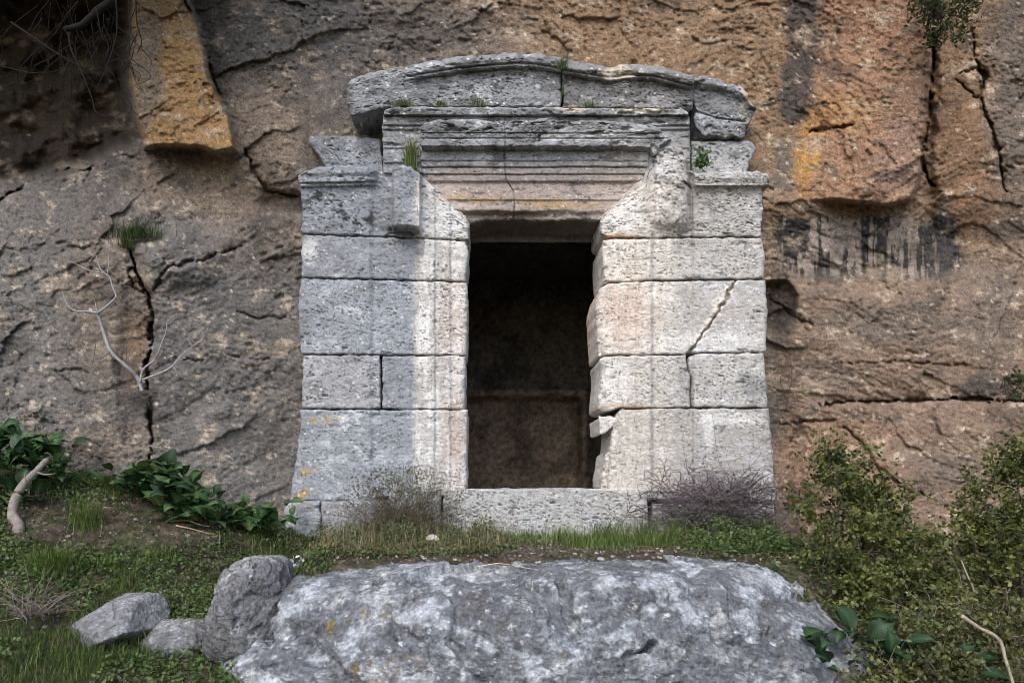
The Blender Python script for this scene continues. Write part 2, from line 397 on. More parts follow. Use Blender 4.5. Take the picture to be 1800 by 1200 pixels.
def build_cliff():
    ax = axis(-30, 1830, 2.5, -4200, 6000); ay = axis(-25, 965, 2.5, -3200, 1240)
    PX, PY = np.meshgrid(ax, ay); nr, nc = PX.shape
    Yv = 5.05-cliff_rel(PX, PY)
    # far rim leans back like a hillside
    V = unproj(PX, PY, Yv)
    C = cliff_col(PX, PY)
    V0 = V[0].copy(); V1 = V0+np.array([0, 14., 2.]); V = np.concatenate([V1[None], V], 0); C = np.concatenate([C[:1], C], 0)
    q = grid_quads(nr+1, nc)
    px = np.concatenate([PX[:1], PX]).ravel()[q].mean(1); py = np.concatenate([PY[:1]-50, PY]).ravel()[q].mean(1)
    keep = ~((px > 775) & (px < 1125) & (py > 330) & (py < 905))
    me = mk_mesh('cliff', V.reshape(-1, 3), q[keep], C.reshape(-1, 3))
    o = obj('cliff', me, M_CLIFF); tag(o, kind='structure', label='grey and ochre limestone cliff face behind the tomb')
build_cliff()

# ------------------------------------------------------------------ the ground
def ground_z(X, Y):
    X = np.asarray(X, float); Y = np.asarray(Y, float)
    zc = lin([(-40,.9),(-4.2,.30),(-3.4,.16),(-2.9,.05),(-2.4,-.04),(-1.9,-.15),(-1.4,-.29),(-1.0,-.35),(1.5,-.36),(2.0,-.40),(3.,-.40),(40,-.2)], X)
    left = zc-.30*np.clip(4.75-Y, 0, 3.6)-.09*np.clip(1.15-Y, 0, 60)
    ter = -.365-.9*sst(3.62, 2.62, Y)-.10*np.clip(2.6-Y, 0, 2.6)-.09*np.clip(-Y, 0, 60)
    m = sst(-1.12, -.85, X)*sst(2.0, 1.75, X)
    z = left*(1-m)+ter*m
    r = .05*fbm(X*1.3, Y*1.3, 3, 70)+.022*fbm(X*6, Y*6, 3, 71)+.016*fbm(X*22, Y*22, 3, 72)
    bank = .05*blob(X, Y, -2.05, 4.35, .8, .35, .6)
    return z+r*(1-.5*m)+bank
def ray_ground(px, py):
    Y = np.linspace(1.6, 5.0, 400); X = (px-CX)/F*Y; Z = (CY-py)/F*Y
    g = ground_z(X, Y); k = np.nonzero(Z <= g)[0]
    i = k[0] if len(k) else len(Y)-1
    return np.array([X[i], Y[i], g[i]])
def proj(P):
    return CX+F*P[..., 0]/P[..., 1], CY-F*P[..., 2]/P[..., 1]
def build_ground():
    ax = axis(-3.4, 3.2, .014, -40, 40, 1.18); ay = axis(1.9, 4.95, .014, -45, 6.2, 1.18)
    X, Y = np.meshgrid(ax, ay); Z = ground_z(X, Y)
    n = fbm(X*2.5, Y*2.5, 4, 73); n2 = fbm(X*14, Y*14, 3, 74); n3 = fbm(X*50, Y*50, 2, 75)
    Z = Z+.010*n3
    C = mix((.062, .046, .035), (.050, .055, .024), sst(-.1, .25, n))
    C = mix(C, (.14, .11, .08), .7*sst(.05, .35, n2+.5*n3)); C = mix(C, (.035, .027, .021), .6*sst(.05, .4, -n2))
    me = mk_mesh('ground', np.stack([X, Y, Z], -1).reshape(-1, 3), grid_quads(*X.shape)[:, ::-1], C.reshape(-1, 3))
    tag(obj('ground', me, M_SOIL), kind='structure', label='dark soil slope with green ground cover below the cliff')
build_ground()

# ------------------------------------------------------------------ the tomb
def pits(px, py):
    d = 0
    band = .5+.5*fbm(px/260, py/14, 2, 90)+.35*fbm(px/60, py/40, 2, 91)
    for sx, sy, s, th, dep in ((9, 4.6, 1, .66, .013), (6., 3.4, 2, .58, .010), (20, 7, 3, .93, .018)):
        f1, f2, rid = worley(px/sx+.3*fbm(px/20, py/20, 2, s), py/sy, 30+s)
        rad = .14+.24*((rid*37) % 1)
        d = d+dep*sst(rad, rad*.35, f1)*(rid > th)*sst(.42, .72, band+.25*rid)
    return d
def stone_col(px, py):
    wx = px+10*fbm(px/30, py/30, 4, 101); wy = py+10*fbm(px/30, py/30, 4, 102)
    n1 = fbm(px/80, py/60, 5, 103, .6); n2 = fbm(px/22, py/16, 4, 104, .6); n3 = fbm(px/7, py/4.5, 3, 105, .6)
    C = np.broadcast_to(np.array([.295, .305, .328]), px.shape+(3,)).copy()
    def lay(c, m): C[:] = mix(C, c, np.clip(m, 0, 1))
    lay((.41, .395, .375), sst(1000, 1120, px))
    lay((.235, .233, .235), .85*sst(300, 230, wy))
    lay((.46, .445, .42), .8*sst(858, 862, py)*sst(776, 784, px)*sst(1144, 1136, px))                 # older, greyer crown
    lay((.29, .295, .305), .55*sst(700, 560, wx)*sst(330, 420, wy))
    lay((.45, .455, .47), .75*sst(.10, .42, n1+.6*n2))
    lay((.17, .17, .172), .7*sst(.10, .42, -n1+.6*n2))
    # pale mineral runs beside the door
    low = sst(866, 856, py)
    door = sst(722, 740, wx)*sst(840, 830, px)*sst(300, 330, wy)*low
    lay((.56, .52, .475), .8*door)
    k = sst(1212, 1150, wx)*sst(1030, 1040, px)*sst(300, 330, wy)*low
    lay((.58, .535, .48), .8*k)
    stv = .75*fbm((px+3*n2)/15, py/170, 3, 106)+.8*fbm(px/40, py/55, 4, 107, .65)-.05
    lay((.70, .675, .645), .9*(door*sst(.02, .2, stv+.2*blob(px, py, 747, 600, 14, 260, .5)+.2*blob(px, py, 805, 600, 12, 330, .6))))
    lay((.70, .665, .62), .8*(k*sst(.05, .25, stv+.12*blob(px, py, 1078, 560, 28, 300, .6))))
    lay((.76, .735, .71), .9*blob(wx, wy, 780, 375, 50, 52, .4)+.8*blob(wx, wy, 1088, 372, 40, 50, .4))
    lay((.50, .36, .29), .5*blob(wx, wy, 1100, 545, 50, 60, .7)+.4*blob(wx, wy, 800, 560, 28, 70, .7)+.5*blob(wx, wy, 800, 760, 22, 80, .7))
    lay((.46, .30, .19), .7*blob(wx, wy, 1075, 414, 46, 7, .6)+.5*blob(wx, wy, 1090, 716, 55, 6, .6))
    # lintel: pinkish fasciae
    lay((.40, .315, .27), .75*sst(268, 330, wy)*sst(395, 385, py)*sst(735, 760, wx)*sst(1140, 1120, wx)*sst(-3, 3, px-745-np.maximum(0, py-312)*.98)*sst(-3, 3, 1134-np.maximum(0, py-313)*1.05-px))
    lay((.46, .33, .20), .7*(blob(wx, wy, 830, 350, 60, 8, .7)+blob(wx, wy, 1000, 362, 60, 7, .7)+blob(wx, wy, 950, 355, 40, 7, .7)))
    lay((.17, .125, .10), .75*blob(wx, wy, 890, 377, 70, 9, .5))
    # pale broken spots
    lay((.62, .54, .42), .8*(blob(wx, wy, 1085, 128, 28, 13, .4)+blob(wx, wy, 1312, 175, 12, 32, .5)+blob(wx, wy, 1010, 192, 26, 5, .5)+blob(wx, wy, 1130, 195, 45, 4, .5)))
    lay((.66, .655, .65), .65*(blob(wx, wy, 1000, 240, 60, 9, .7)+blob(wx, wy, 1090, 232, 40, 10, .7)+blob(wx, wy, 1260, 600, 90, 18, .7)+blob(wx, wy, 1165, 290, 26, 26, .6)))
    lay((.68, .67, .655), .75*(blob(wx, wy, 610, 742, 42, 16, .6)*sst(-.1, .2, n2)+blob(wx, wy, 545, 440, 14, 25, .5)+blob(wx, wy, 1285, 735, 60, 9, .6)+blob(wx, wy, 1245, 755, 10, 36, .5)))
    lay((.42, .27, .09), .85*sst(-.05, .15, n2)*(blob(wx, wy, 555, 738, 30, 9, .6)+blob(wx, wy, 588, 742, 12, 9, .5)+blob(wx, wy, 537, 825, 18, 8, .6)+blob(wx, wy, 530, 866, 22, 11, .5)))
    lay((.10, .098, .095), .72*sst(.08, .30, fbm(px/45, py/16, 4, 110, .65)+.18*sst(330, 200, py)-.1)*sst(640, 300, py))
    lay((.62, .57, .50), .8*sst(14, 3, line_d(wx, wy, [(1286,498),(1272,522),(1240,575),(1216,612)]))*sst(-.15, .2, n2))
    # black lichen
    lic = .6*fbm(px/13, py/10, 3, 111, .65)+.6*fbm(px/45, py/36, 2, 113)
    lm = blob(px, py, 600, 345, 75, 40, .6)+blob(px, py, 600, 385, 60, 30, .6)+blob(px, py, 706, 408, 24, 12, .5)+.9*blob(px, py, 700, 490, 22, 12, .5)+blob(px, py, 685, 530, 16, 30, .5)+blob(px, py, 940, 240, 18, 16, .5)+.8*blob(px, py, 860, 160, 110, 26, .7)+.8*blob(px, py, 730, 135, 60, 14, .7)+.7*blob(px, py, 900, 262, 140, 6, .6)
    lay((.035, .034, .033), .9*np.clip(lm, 0, 1)*sst(.10, .22, lic))
    f1, f2, rid = worley(px/7, py/6, 63)
    lay((.05, .048, .045), .75*(sst(.40, .2, f1)*(rid > .80))*sst(.05, .3, fbm(px/70, py/40, 3, 112)+.10))
    lay((.75, .73, .70), .6*(sst(.36, .2, f1)*(rid < .07)))
    C *= (1+.34*n3+.20*n2)[..., None]
    return np.clip(C, .02, .86)
TOMB = thing('tomb', 'weathered pale ashlar tomb front with dark doorway built against the cliff', 'tomb', tuple(U(900, 880, D)))
TO = np.array(TOMB.location)
def block(name, xl, xr, yt, yb, P=None, depth=.5, res=1.75, rl=4, rr=4, rt=3.5, rb=3.5, jag=2.0, amp=.007, seed=1, rows=7, chip=.014, pit=1., back=None, side=None):
    xl, xr, yt, yb = [np.asarray(a, float) for a in (xl, xr, yt, yb)]
    y0 = yt[:, 1].mean(); y1 = yb[:, 1].mean()
    wd = max(xr[:, 1].max()-xl[:, 1].min(), 4); ht = max(yb[:, 1].max()-yt[:, 1].min(), 4)
    nu = max(6, int(wd/res)); nv = max(6, int(ht/res))
    u, v = np.meshgrid(np.linspace(0, 1, nu), np.linspace(0, 1, nv))
    ymin = yt[:, 1].min(); ymax = yb[:, 1].max()
    yr = y0+(y1-y0)*v
    a = np.interp(yr, xl[:, 0], xl[:, 1]); b = np.interp(yr, xr[:, 0], xr[:, 1]); x = a+(b-a)*u
    t = np.interp(x, yt[:, 0], yt[:, 1]); bt = np.interp(x, yb[:, 0], yb[:, 1]); y = t+(bt-t)*v
    dl, dr, dt, db = u*(b-a), (1-u)*(b-a), v*(bt-t), (1-v)*(bt-t)
    dm = np.minimum(np.minimum(dl, dr), np.minimum(dt, db))
    ew = np.exp(-dm/7)
    x = x+jag*1.6*fbm(x/16, y/16, 3, 120+seed)*ew; y = y+jag*1.6*fbm(x/16, y/16, 3, 140+seed)*ew
    rel = (P(x, y) if P else np.zeros(x.shape)).astype(float)
    wob = 1+.8*fbm(x/25, y/25, 2, 150+seed)
    for d, r in ((dl, rl), (dr, rr), (dt, rt), (db, rb)):
        r_ = np.maximum(r*wob, .5); q = np.clip(1-d/r_, 0, 1)
        rel -= .004*r_*(1-np.sqrt(np.maximum(1-q*q, 0)))*.9
    rel += amp*(fbm(x/55, y/40, 3, seed)+.6*fbm(x/16, y/11, 3, seed+1, .6)+.35*fbm(x/5, y/3.6, 2, seed+2))
    if chip: rel -= chip*sst(.12, .38, fbm(x/30, y/24, 4, seed+5))*np.exp(-dm/14)
    pit *= np.random.default_rng(seed+70).uniform(.35, 1.15); rel -= pit*pits(x, y)*sst(1, 5, dm)
    Yf = D-rel
    bt_ = np.random.default_rng(seed+900); tint = 1+bt_.uniform(-.14, .14)+np.array([.014, 0, -.014])*bt_.normal()
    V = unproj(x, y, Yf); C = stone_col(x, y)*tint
    n = nu*nv; idx = np.arange(n).reshape(nv, nu)
    loop = np.concatenate([idx[0, :-1], idx[:-1, -1], idx[-1, :0:-1], idx[:0:-1, 0]])
    Vs = [V.reshape(-1, 3)]; Cs = [C.reshape(-1, 3)]; q = [grid_quads(nv, nu)]
    prev = loop; off = n; base = V.reshape(-1, 3)[loop]; lx = x.ravel()[loop]; ly = y.ravel()[loop]
    ydp = back if back is not None else D+depth
    for i in range(1, rows+1):
        t_ = (i/rows)**1.5; W = base.copy(); W[:, 1] = base[:, 1]+(ydp-base[:, 1])*t_
        if i >= 1:
            nW = len(W); win = np.ones(11)/11; s_ = min(1, i/2.)
            for ax_ in (0, 2):
                e = np.concatenate([base[-5:, ax_], base[:, ax_], base[:5, ax_]]); W[:, ax_] = base[:, ax_]*(1-s_)+np.convolve(e, win, 'valid')*s_
        k = .008*min(1, i/2)
        W[:, 0] += k*fbm3(W*14, 3, seed); W[:, 2] += k*fbm3(W*14+5, 3, seed)
        dd = (W[:, 1]-base[:, 1])/.004
        Cs.append(tint*stone_col(lx+np.where(np.abs(lx-930) < 130, .3*dd, 0)+.7*dd*np.sign(lx-930), ly+.6*dd*fbm(lx/50, ly/50, 2, seed)))
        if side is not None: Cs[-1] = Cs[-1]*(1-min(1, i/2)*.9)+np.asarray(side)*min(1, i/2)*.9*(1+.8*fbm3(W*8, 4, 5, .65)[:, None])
        Vs.append(W); cur = np.arange(len(loop))+off; off += len(loop)
        q.append(np.stack([prev, np.roll(prev, -1), np.roll(cur, -1), cur], -1)[:, ::-1][:, ::-1]); prev = cur
    V = np.concatenate(Vs)-TO; q = np.concatenate(q)
    me = mk_mesh(name, V, q, np.concatenate(Cs))
    return obj(name, me, M_STONE, TOMB)
def Pl(x, y):   # left pilaster, recessed strip, door frame fasciae
    return lin([(400,0),(649,0),(657,-.022),(733,-.025),(737,.006),(763,.006),(766,-.014),(790,-.016),(793,-.034),(830,-.036)], x+2*fbm(x/20, y/20, 2, 7))
def Pr(x, y):
    return lin([(1030,-.036),(1087,-.034),(1090,-.016),(1116,-.014),(1119,.006),(1143,.006),(1149,-.030),(1215,-.032),(1221,0),(1400,0)], x+2*fbm(x/20, y/20, 2, 8))
def PL1(x, y):
    p = Pl(x, y)
    cap = sst(668, 655, x)
    p = p+cap*lin([(280,.055),(304,.062),(311,.045),(314,.050),(319,.050),(321,.028),(326,.030),(329,.008),(340,0),(420,0)], y+.02*(x-600))
    con = sst(688, 693, x)*sst(742, 737, x)*sst(412, 396, y)
    p = p+con*(.11+.04*np.sqrt(np.clip(1-((x-715)/27)**2, 0, 1))*1.0)
    return p-.03*blob(x, y, 706, 408, 20, 10, .5)
def PR1(x, y):
    p = Pr(x, y)
    cap = sst(1214, 1224, x)
    p = p+cap*lin([(290,.055),(312,.060),(322,.045),(326,.046),(328,.022),(333,.010),(342,0),(420,0)], y)
    con = sst(1140, 1156, x)*sst(1214, 1206, x)*sst(418, 380, y)
    p = p+con*(.055+.03*fbm(x/18, y/22, 4, 171)+.02*np.sqrt(np.clip(1-((x-1180)/36)**2, 0, 1)))
    return p-.03*sst(3, 0, line_d(x, y, [(1204,322),(1215,332),(1216,415)]))
B = 'stone_block'
# left door side, from the ground up
block(B, [(715,526),(740,529),(790,524),(830,516),(880,509)], [(715,822),(880,820)], [(500,720),(822,720)], [(500,880),(652,880),(662,872),(822,871)], Pl, rl=9, rr=9, rt=4, seed=11, jag=2, chip=.02)
block(B, [(620,533),(720,531)], [(620,668),(720,669)], [(530,624.5),(670,624.5)], [(530,717),(670,718)], Pl, rl=7, seed=12)
block(B, [(620,672),(720,672)], [(620,818),(720,817)], [(670,626),(820,625)], [(670,718),(820,719.5)], Pl, rr=10, rb=4, seed=13)
block(B, [(488,530),(540,524),(622,529)], [(488,817),(500,822),(560,822),(622,820)], [(524,489.5),(690,493),(822,497)], [(524,622),(822,624)], Pl, rl=8, rr=9, seed=14, chip=.014)
block(B, [(412,536),(440,530),(488,531)], [(412,818),(440,824),(488,818)], [(530,413),(700,419),(822,424)], [(524,487),(690,491),(822,495)], Pl, rl=8, rr=12, seed=15, chip=.02)
block(B, [(290,526),(320,524),(350,530),(412,531)], [(290,826),(412,824)],
      [(522,310),(540,300),(560,294),(600,291),(650,294),(668,300),(684,303),(690,296),(700,291),(722,293),(736,305),(742,309),(790,354),(812,374),(826,394)], [(522,410),(690,416),(826,421)], PL1, rl=9, rr=6, rt=5, jag=2.4, amp=.009, seed=16, chip=.02)
# right door side
block(B, [(718,1086),(740,1076),(800,1071),(880,1066)], [(718,1350),(800,1358),(880,1364)], [(1060,736),(1076,730),(1092,719),(1360,717)], [(1060,876),(1148,878),(1364,882)], Pr, rl=13, rr=9, rt=5, seed=21, jag=2.2, chip=.02)
block(B, [(625,1051),(650,1056),(700,1052),(720,1050)], [(625,1206),(655,1208),(662,1213),(718,1213)], [(1050,634),(1064,626),(1210,624.5)], [(1050,722),(1062,724),(1090,717),(1214,716)], Pr, rl=14, seed=22, jag=2, chip=.02)
block(B, [(622,1210),(655,1212),(662,1216),(718,1216)], [(622,1342),(718,1350)], [(1210,627),(1225,622),(1350,620.5)], [(1210,715),(1352,716)], Pr, rr=7, seed=23)
def PR3(x, y): return Pr(x, y)-.05*sst(3, .6, line_d(x+9*fbm(x/22, y/22, 3, 3, .6), y+6*fbm(x/22, y/22, 3, 13), [(1292,492),(1280,520),(1262,548),(1235,585),(1212,622)]))-.012*sst(0, 10, -(x-1292+.62*(y-492)))*sst(1200, 1230, x)
block(B, [(495,1053),(530,1046),(622,1051)], [(495,1345),(560,1349),(622,1346)], [(1044,520),(1056,505),(1072,498),(1130,495),(1350,492)], [(1044,632),(1066,624),(1210,622),(1222,620),(1350,618.5)], PR3, rl=15, rr=8, seed=24, chip=.016)
block(B, [(418,1060),(440,1058),(494,1060)], [(418,1338),(450,1345),(494,1343)], [(1056,424),(1066,421),(1200,419),(1350,418)], [(1040,512),(1056,502),(1072,495.5),(1130,492.5),(1350,489.5)], Pr, rl=9, rr=8, rt=4, seed=25, jag=2, chip=.02)
block(B, [(258,1056),(418,1057)], [(258,1353),(318,1353),(330,1338),(350,1341),(418,1338)],
      [(1056,384),(1066,372),(1100,340),(1128,313),(1136,300),(1140,284),(1147,268),(1160,258),(1182,256),(1200,262),(1208,280),(1213,300),(1222,303),(1250,302),(1330,302),(1345,304),(1353,312)],
      [(1056,408),(1070,417),(1140,418),(1200,416.5),(1350,415.5)], PR1, rl=14, rt=5, rr=6, jag=3, amp=.011, seed=26, chip=.025)
block(B, [(730,1054),(766,1054)], [(730,1086),(766,1070)], [(1052,730),(1086,733)], [(1052,764),(1064,762),(1086,740)], lambda x, y: -.05+0*x, rl=4, seed=27, amp=.012, jag=3)
block(B, [(795,1066),(860,1056)], [(795,1074),(860,1076)], [(1054,800),(1078,792)], [(1054,862),(1078,864)], lambda x, y: -.09+0*x, rl=5, seed=28, amp=.02, jag=4)
# sill and plinth
block('threshold', [(858,781),(945,776)], [(858,1137),(945,1140)], [(776,859),(900,858.5),(1140,858.5)], [(776,950),(1140,950)], lambda x, y: .05+0*x, rl=5, rr=4, rt=3, seed=31, amp=.008, pit=1.5)
block('plinth_block', [(880,506),(905,496),(930,492),(965,494)], [(880,562),(965,564)], [(490,884),(562,881)], [(490,966),(564,966)], lambda x, y: .24+0*x, rl=18, rt=7, seed=32, amp=.012, jag=2.5, chip=.03)
block('plinth_block', [(880,564),(965,566)], [(880,682),(965,680)], [(562,881),(684,880)], [(562,966),(684,966)], lambda x, y: .215+0*x, rt=10, seed=33, amp=.012, jag=2, chip=.02)
block('plinth_block', [(895,684),(965,684)], [(895,775),(965,774)], [(684,867),(778,867)], [(684,966),(778,966)], lambda x, y: .03+0*x, rt=8, seed=34, amp=.012, jag=2)
block('plinth_block', [(882,1146),(960,1144)], [(882,1360),(960,1366)], [(1140,884),(1366,887)], [(1140,960),(1366,960)], lambda x, y: -.02+0*x, rt=8, seed=35, amp=.015, jag=2)
# lintel with fasciae, mouldings and the dentil band
def Plin(x, y):
    yy = y+1.2*fbm(x/60, y/60, 2, 9)
    p = lin([(258,.030),(266,.034),(266.6,.030),(269.5,.036),(270,.030),(282.6,.026),(283.4,.014),(284.6,.022),(292.5,.018),(294,-.004),(296,.006),(305.5,.002),(306.6,-.016),(309,-.008),(318,-.014),(320.5,-.030),(322,-.034),(351,-.036),(352.5,-.046),(375,-.05),(400,-.06)], yy)
    den = ((x/17.) % 1 > .28)*sst(271, 272.5, yy)*sst(282, 280.5, yy)
    p = p+.006*den
    br = sst(368, 380, y+5*fbm(x/30, y/20, 3, 12))*(.5+.5*sst(1000, 900, x))
    p = p-.05*br-.02*sst(1.8, .3, line_d(x, y, [(887,262),(888,300),(890,318),(902,335),(905,352),(903,388)]))
    return p
block('lintel', [(258,737),(312,742),(314,747),(393,824)], [(258,1142),(300,1139),(313,1132),(386,1057)], [(737,258),(1142,258)], [(737,393),(822,393),(850,388),(900,386),(950,388),(1000,386),(1057,388)], Plin, rl=3, rr=3, rt=2, rb=5, amp=.004, seed=41, pit=.45, rows=14, depth=.55, res=1.5, side=(.115, .088, .068))  # side rows dark brown: staining plus the soffit's shade put into the colour
def Pcor(x, y):
    p = lin([(205,.10),(214,.135),(222,.130),(233,.118),(234.4,.100),(236,.112),(242.4,.106),(243.6,.092),(245.5,.108),(254,.106),(258,.104),(290,.10)], y+.8*fbm(x/60, y/60, 2, 9))
    p = p-.035*sst(.05, .35, fbm(x/40, y/16, 4, 44)+.15*sst(1080, 1140, x)*1.6)*sst(242, 226, y+8*sst(1090, 1150, x)*-1)
    p = p+.02*blob(x, y, 938, 238, 18, 14, .6)*fbm(x/7, y/7, 3, 45)-.012*sst(1.6, .4, line_d(x, y, [(888,205),(888,262)]))
    return p-.04*sst(1120, 1175, x)+.03*sst(1120, 1175, x)*fbm(x/12, y/12, 3, 46)
block('cornice', [(210,742),(222,738),(262,738)], [(210,1150),(232,1180),(262,1152)], [(736,228),(745,216),(765,211),(830,210),(880,214),(930,212),(960,208),(1000,214),(1040,211),(1100,216),(1150,222),(1176,236),(1184,248)],
      [(736,257),(1100,257),(1144,260),(1150,274),(1184,256)], Pcor, rl=4, rr=8, rt=5, rb=1.5, jag=2.2, amp=.006, seed=42, chip=.02, res=1.5)
def Pup(x, y):
    p = lin([(186,.085),(191,.095),(202.5,.085),(203.4,.040),(206,.052),(219.5,.048),(221.4,.030),(224,.036),(227.5,.034),(228.8,.018),(231,.022),(260,.016),(261.8,.002),(263.5,.010),(285.5,.006),(287,-.008),(300,-.006)], y+.8*fbm(x/60, y/60, 2, 10))
    return p-.018*sst(.1, .35, fbm(x/35, y/14, 4, 47)+.25*sst(1000, 1180, x)*sst(230, 200, y)-.05)
block('frieze_block', [(186,678),(200,672),(304,673)], [(186,1206),(200,1212),(304,1214)], [(672,200),(680,191),(700,188.5),(985,189.5),(1000,190.5),(1200,192),(1212,200)], [(672,305),(1214,305)], Pup, rl=8, rr=5, rt=2.5, amp=.005, seed=43, chip=.01, res=1.6, back=D+.45)
# pediment in two great blocks, with the worn arched moulding
ARC = [(606,160),(612,150),(620,140),(632,133),(680,123),(740,111),(800,101),(850,97),(900,93),(950,95),(986,102),(1000,106),(1040,113),(1070,118),(1100,113),(1150,115),(1200,128),(1225,134)]
def Pped(x, y):
    t = y-lin(ARC, x)+1.5*fbm(x/50, y/50, 2, 48)
    p = lin([(0,.085),(9,.100),(16,.086),(19,.060),(21,.068),(24,.062),(27,.022),(40,.016),(70,.022),(100,.03)], t)
    plain = sst(760, 690, x+20*fbm(x/40, y/40, 3, 49))
    p = p*(1-plain)+plain*(.055+.02*fbm(x/40, y/30, 4, 50))
    sc = np.maximum(blob(x, y, 1088, 122, 26, 18, .3), .7*blob(x, y, 1035, 112, 40, 8, .4)); sc = np.maximum(sc, .8*blob(x, y, 1150, 116, 46, 9, .4))
    p = p-.05*sc*sst(40, 12, t)
    p = p-.03*sst(1195, 1230, x)
    return p-.02*blob(x, y, 985, 102, 10, 20, .5)
block('pediment_block', [(95,610),(165,610),(190,617),(205,622)], [(95,986),(205,987)], [p for p in ARC if p[0] <= 986], [(606,206),(640,199),(668,190),(700,188),(987,188)], Pped, rl=14, rr=3, rt=10, rb=3, jag=2.8, amp=.012, seed=51, chip=.03, depth=.36, rows=10)
block('pediment_block', [(95,989.5),(205,989.5)], [(95,1222),(205,1216)], [p for p in ARC if p[0] >= 986], [(987,188.5),(1100,190),(1224,192)], Pped, rl=3, rr=8, rt=9, rb=3, jag=2.6, amp=.012, seed=52, chip=.03, depth=.36)
block(B, [(140,1214),(185,1214),(200,1220),(244,1218)], [(140,1300),(180,1330),(200,1322),(215,1310),(244,1308)], [(1210,140),(1225,133),(1260,140),(1300,152),(1318,162),(1332,182)], [(1214,200),(1225,232),(1236,240),(1310,244),(1330,214)],
      lambda x, y: -.045+.05*sst(26, 8, y-lin([(1200,128),(1260,140),(1300,152),(1332,180)], x))-.02*sst(3, .5, line_d(x, y, [(1222,196),(1260,208),(1310,214)])), rl=9, rr=9, rt=7, rb=6, jag=4, amp=.018, seed=53, chip=.03, back=D+.4)
block(B, [(246,1215),(304,1216)], [(246,1312),(252,1322),(262,1330),(276,1322),(290,1316),(304,1313)], [(1214,248),(1330,247)], [(1214,306),(1330,306)], lambda x, y: -.075+0*x, rl=3, rr=5, rt=6, jag=2, amp=.013, seed=54, back=D+.4)
block(B, [(238,546),(250,541),(262,548),(278,562),(300,574)], [(238,668),(300,674)], [(538,241),(560,238),(620,240),(674,244)], [(538,310),(674,310)], lambda x, y: -.10+0*x, rl=6, rt=8, jag=2.4, amp=.014, seed=55, back=D+.4)

# chamber behind the door
def chamber():
    X0, X1, Z0, Z1, Y0, Y1 = -.75, 1.35, -.06, 2.08, D+.42, 7.0
    def sheet(name, fn, nu, nv, col, rot=1.):
        u, v = np.meshgrid(np.linspace(0, 1, nu), np.linspace(0, 1, nv)); P, N_ = fn(u, v); P = P.reshape(-1, 3)
        k = .05*fbm3(P*2.2, 4, 5, .6)+.035*fbm3(P*11, 4, 6, .65)
        P = P+np.asarray(N_)*k[:, None]
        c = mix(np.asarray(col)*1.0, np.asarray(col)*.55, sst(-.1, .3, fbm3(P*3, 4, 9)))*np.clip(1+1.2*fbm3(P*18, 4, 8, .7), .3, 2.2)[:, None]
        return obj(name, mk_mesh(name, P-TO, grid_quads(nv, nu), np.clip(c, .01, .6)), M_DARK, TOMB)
    def st(*a): return np.stack(np.broadcast_arrays(*a), -1)
    def backf(u, v):
        x = X0+(X1-X0)*u; z = Z0+(Z1-Z0)*v
        nx = sst(.0, .04, 1.02-x+.03*fbm(z*9, x*9, 3, 3))*sst(0., .05, .90-z+.03*fbm(x*9, z*9, 3, 4))
        y = Y1+.06*nx*sst(.93, .7, z)+.10*nx
        rim = sst(.10, .0, np.abs(1.06-x))*sst(.95, .9, z)+sst(.09, 0., np.abs(.94-z))*sst(1.12, 1.06, x)
        return st(x, y-.05*rim, z), (0, -1, 0)
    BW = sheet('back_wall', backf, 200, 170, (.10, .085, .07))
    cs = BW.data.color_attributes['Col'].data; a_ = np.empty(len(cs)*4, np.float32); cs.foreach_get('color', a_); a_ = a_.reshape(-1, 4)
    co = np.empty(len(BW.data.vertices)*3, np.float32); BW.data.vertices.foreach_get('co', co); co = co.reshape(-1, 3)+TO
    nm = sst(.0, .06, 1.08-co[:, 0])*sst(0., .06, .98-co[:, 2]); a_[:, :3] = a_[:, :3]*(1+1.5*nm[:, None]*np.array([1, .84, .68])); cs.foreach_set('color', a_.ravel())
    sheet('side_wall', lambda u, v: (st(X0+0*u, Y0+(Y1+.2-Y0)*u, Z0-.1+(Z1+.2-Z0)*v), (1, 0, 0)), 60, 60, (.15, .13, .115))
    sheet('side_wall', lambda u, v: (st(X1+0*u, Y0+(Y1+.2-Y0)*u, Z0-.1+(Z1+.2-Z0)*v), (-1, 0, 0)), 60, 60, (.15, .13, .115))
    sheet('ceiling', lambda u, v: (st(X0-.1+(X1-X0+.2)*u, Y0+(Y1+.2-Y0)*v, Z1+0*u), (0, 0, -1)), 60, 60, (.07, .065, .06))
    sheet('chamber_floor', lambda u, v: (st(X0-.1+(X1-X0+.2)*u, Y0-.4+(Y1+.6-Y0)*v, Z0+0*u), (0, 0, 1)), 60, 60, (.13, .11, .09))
    # inner face of the front wall, round the opening
    bm = MB(); 
    for (a, b_, c, d) in ((X0-.2, -.14, Z0-.3, Z1+.3), (1.02, X1+.2, Z0-.3, Z1+.3), (-.14, 1.02, 1.84, Z1+.3)):
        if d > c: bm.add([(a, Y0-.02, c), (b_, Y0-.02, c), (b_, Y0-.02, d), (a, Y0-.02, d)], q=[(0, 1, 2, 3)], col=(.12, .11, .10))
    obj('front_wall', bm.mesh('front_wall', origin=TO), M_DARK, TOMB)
chamber()

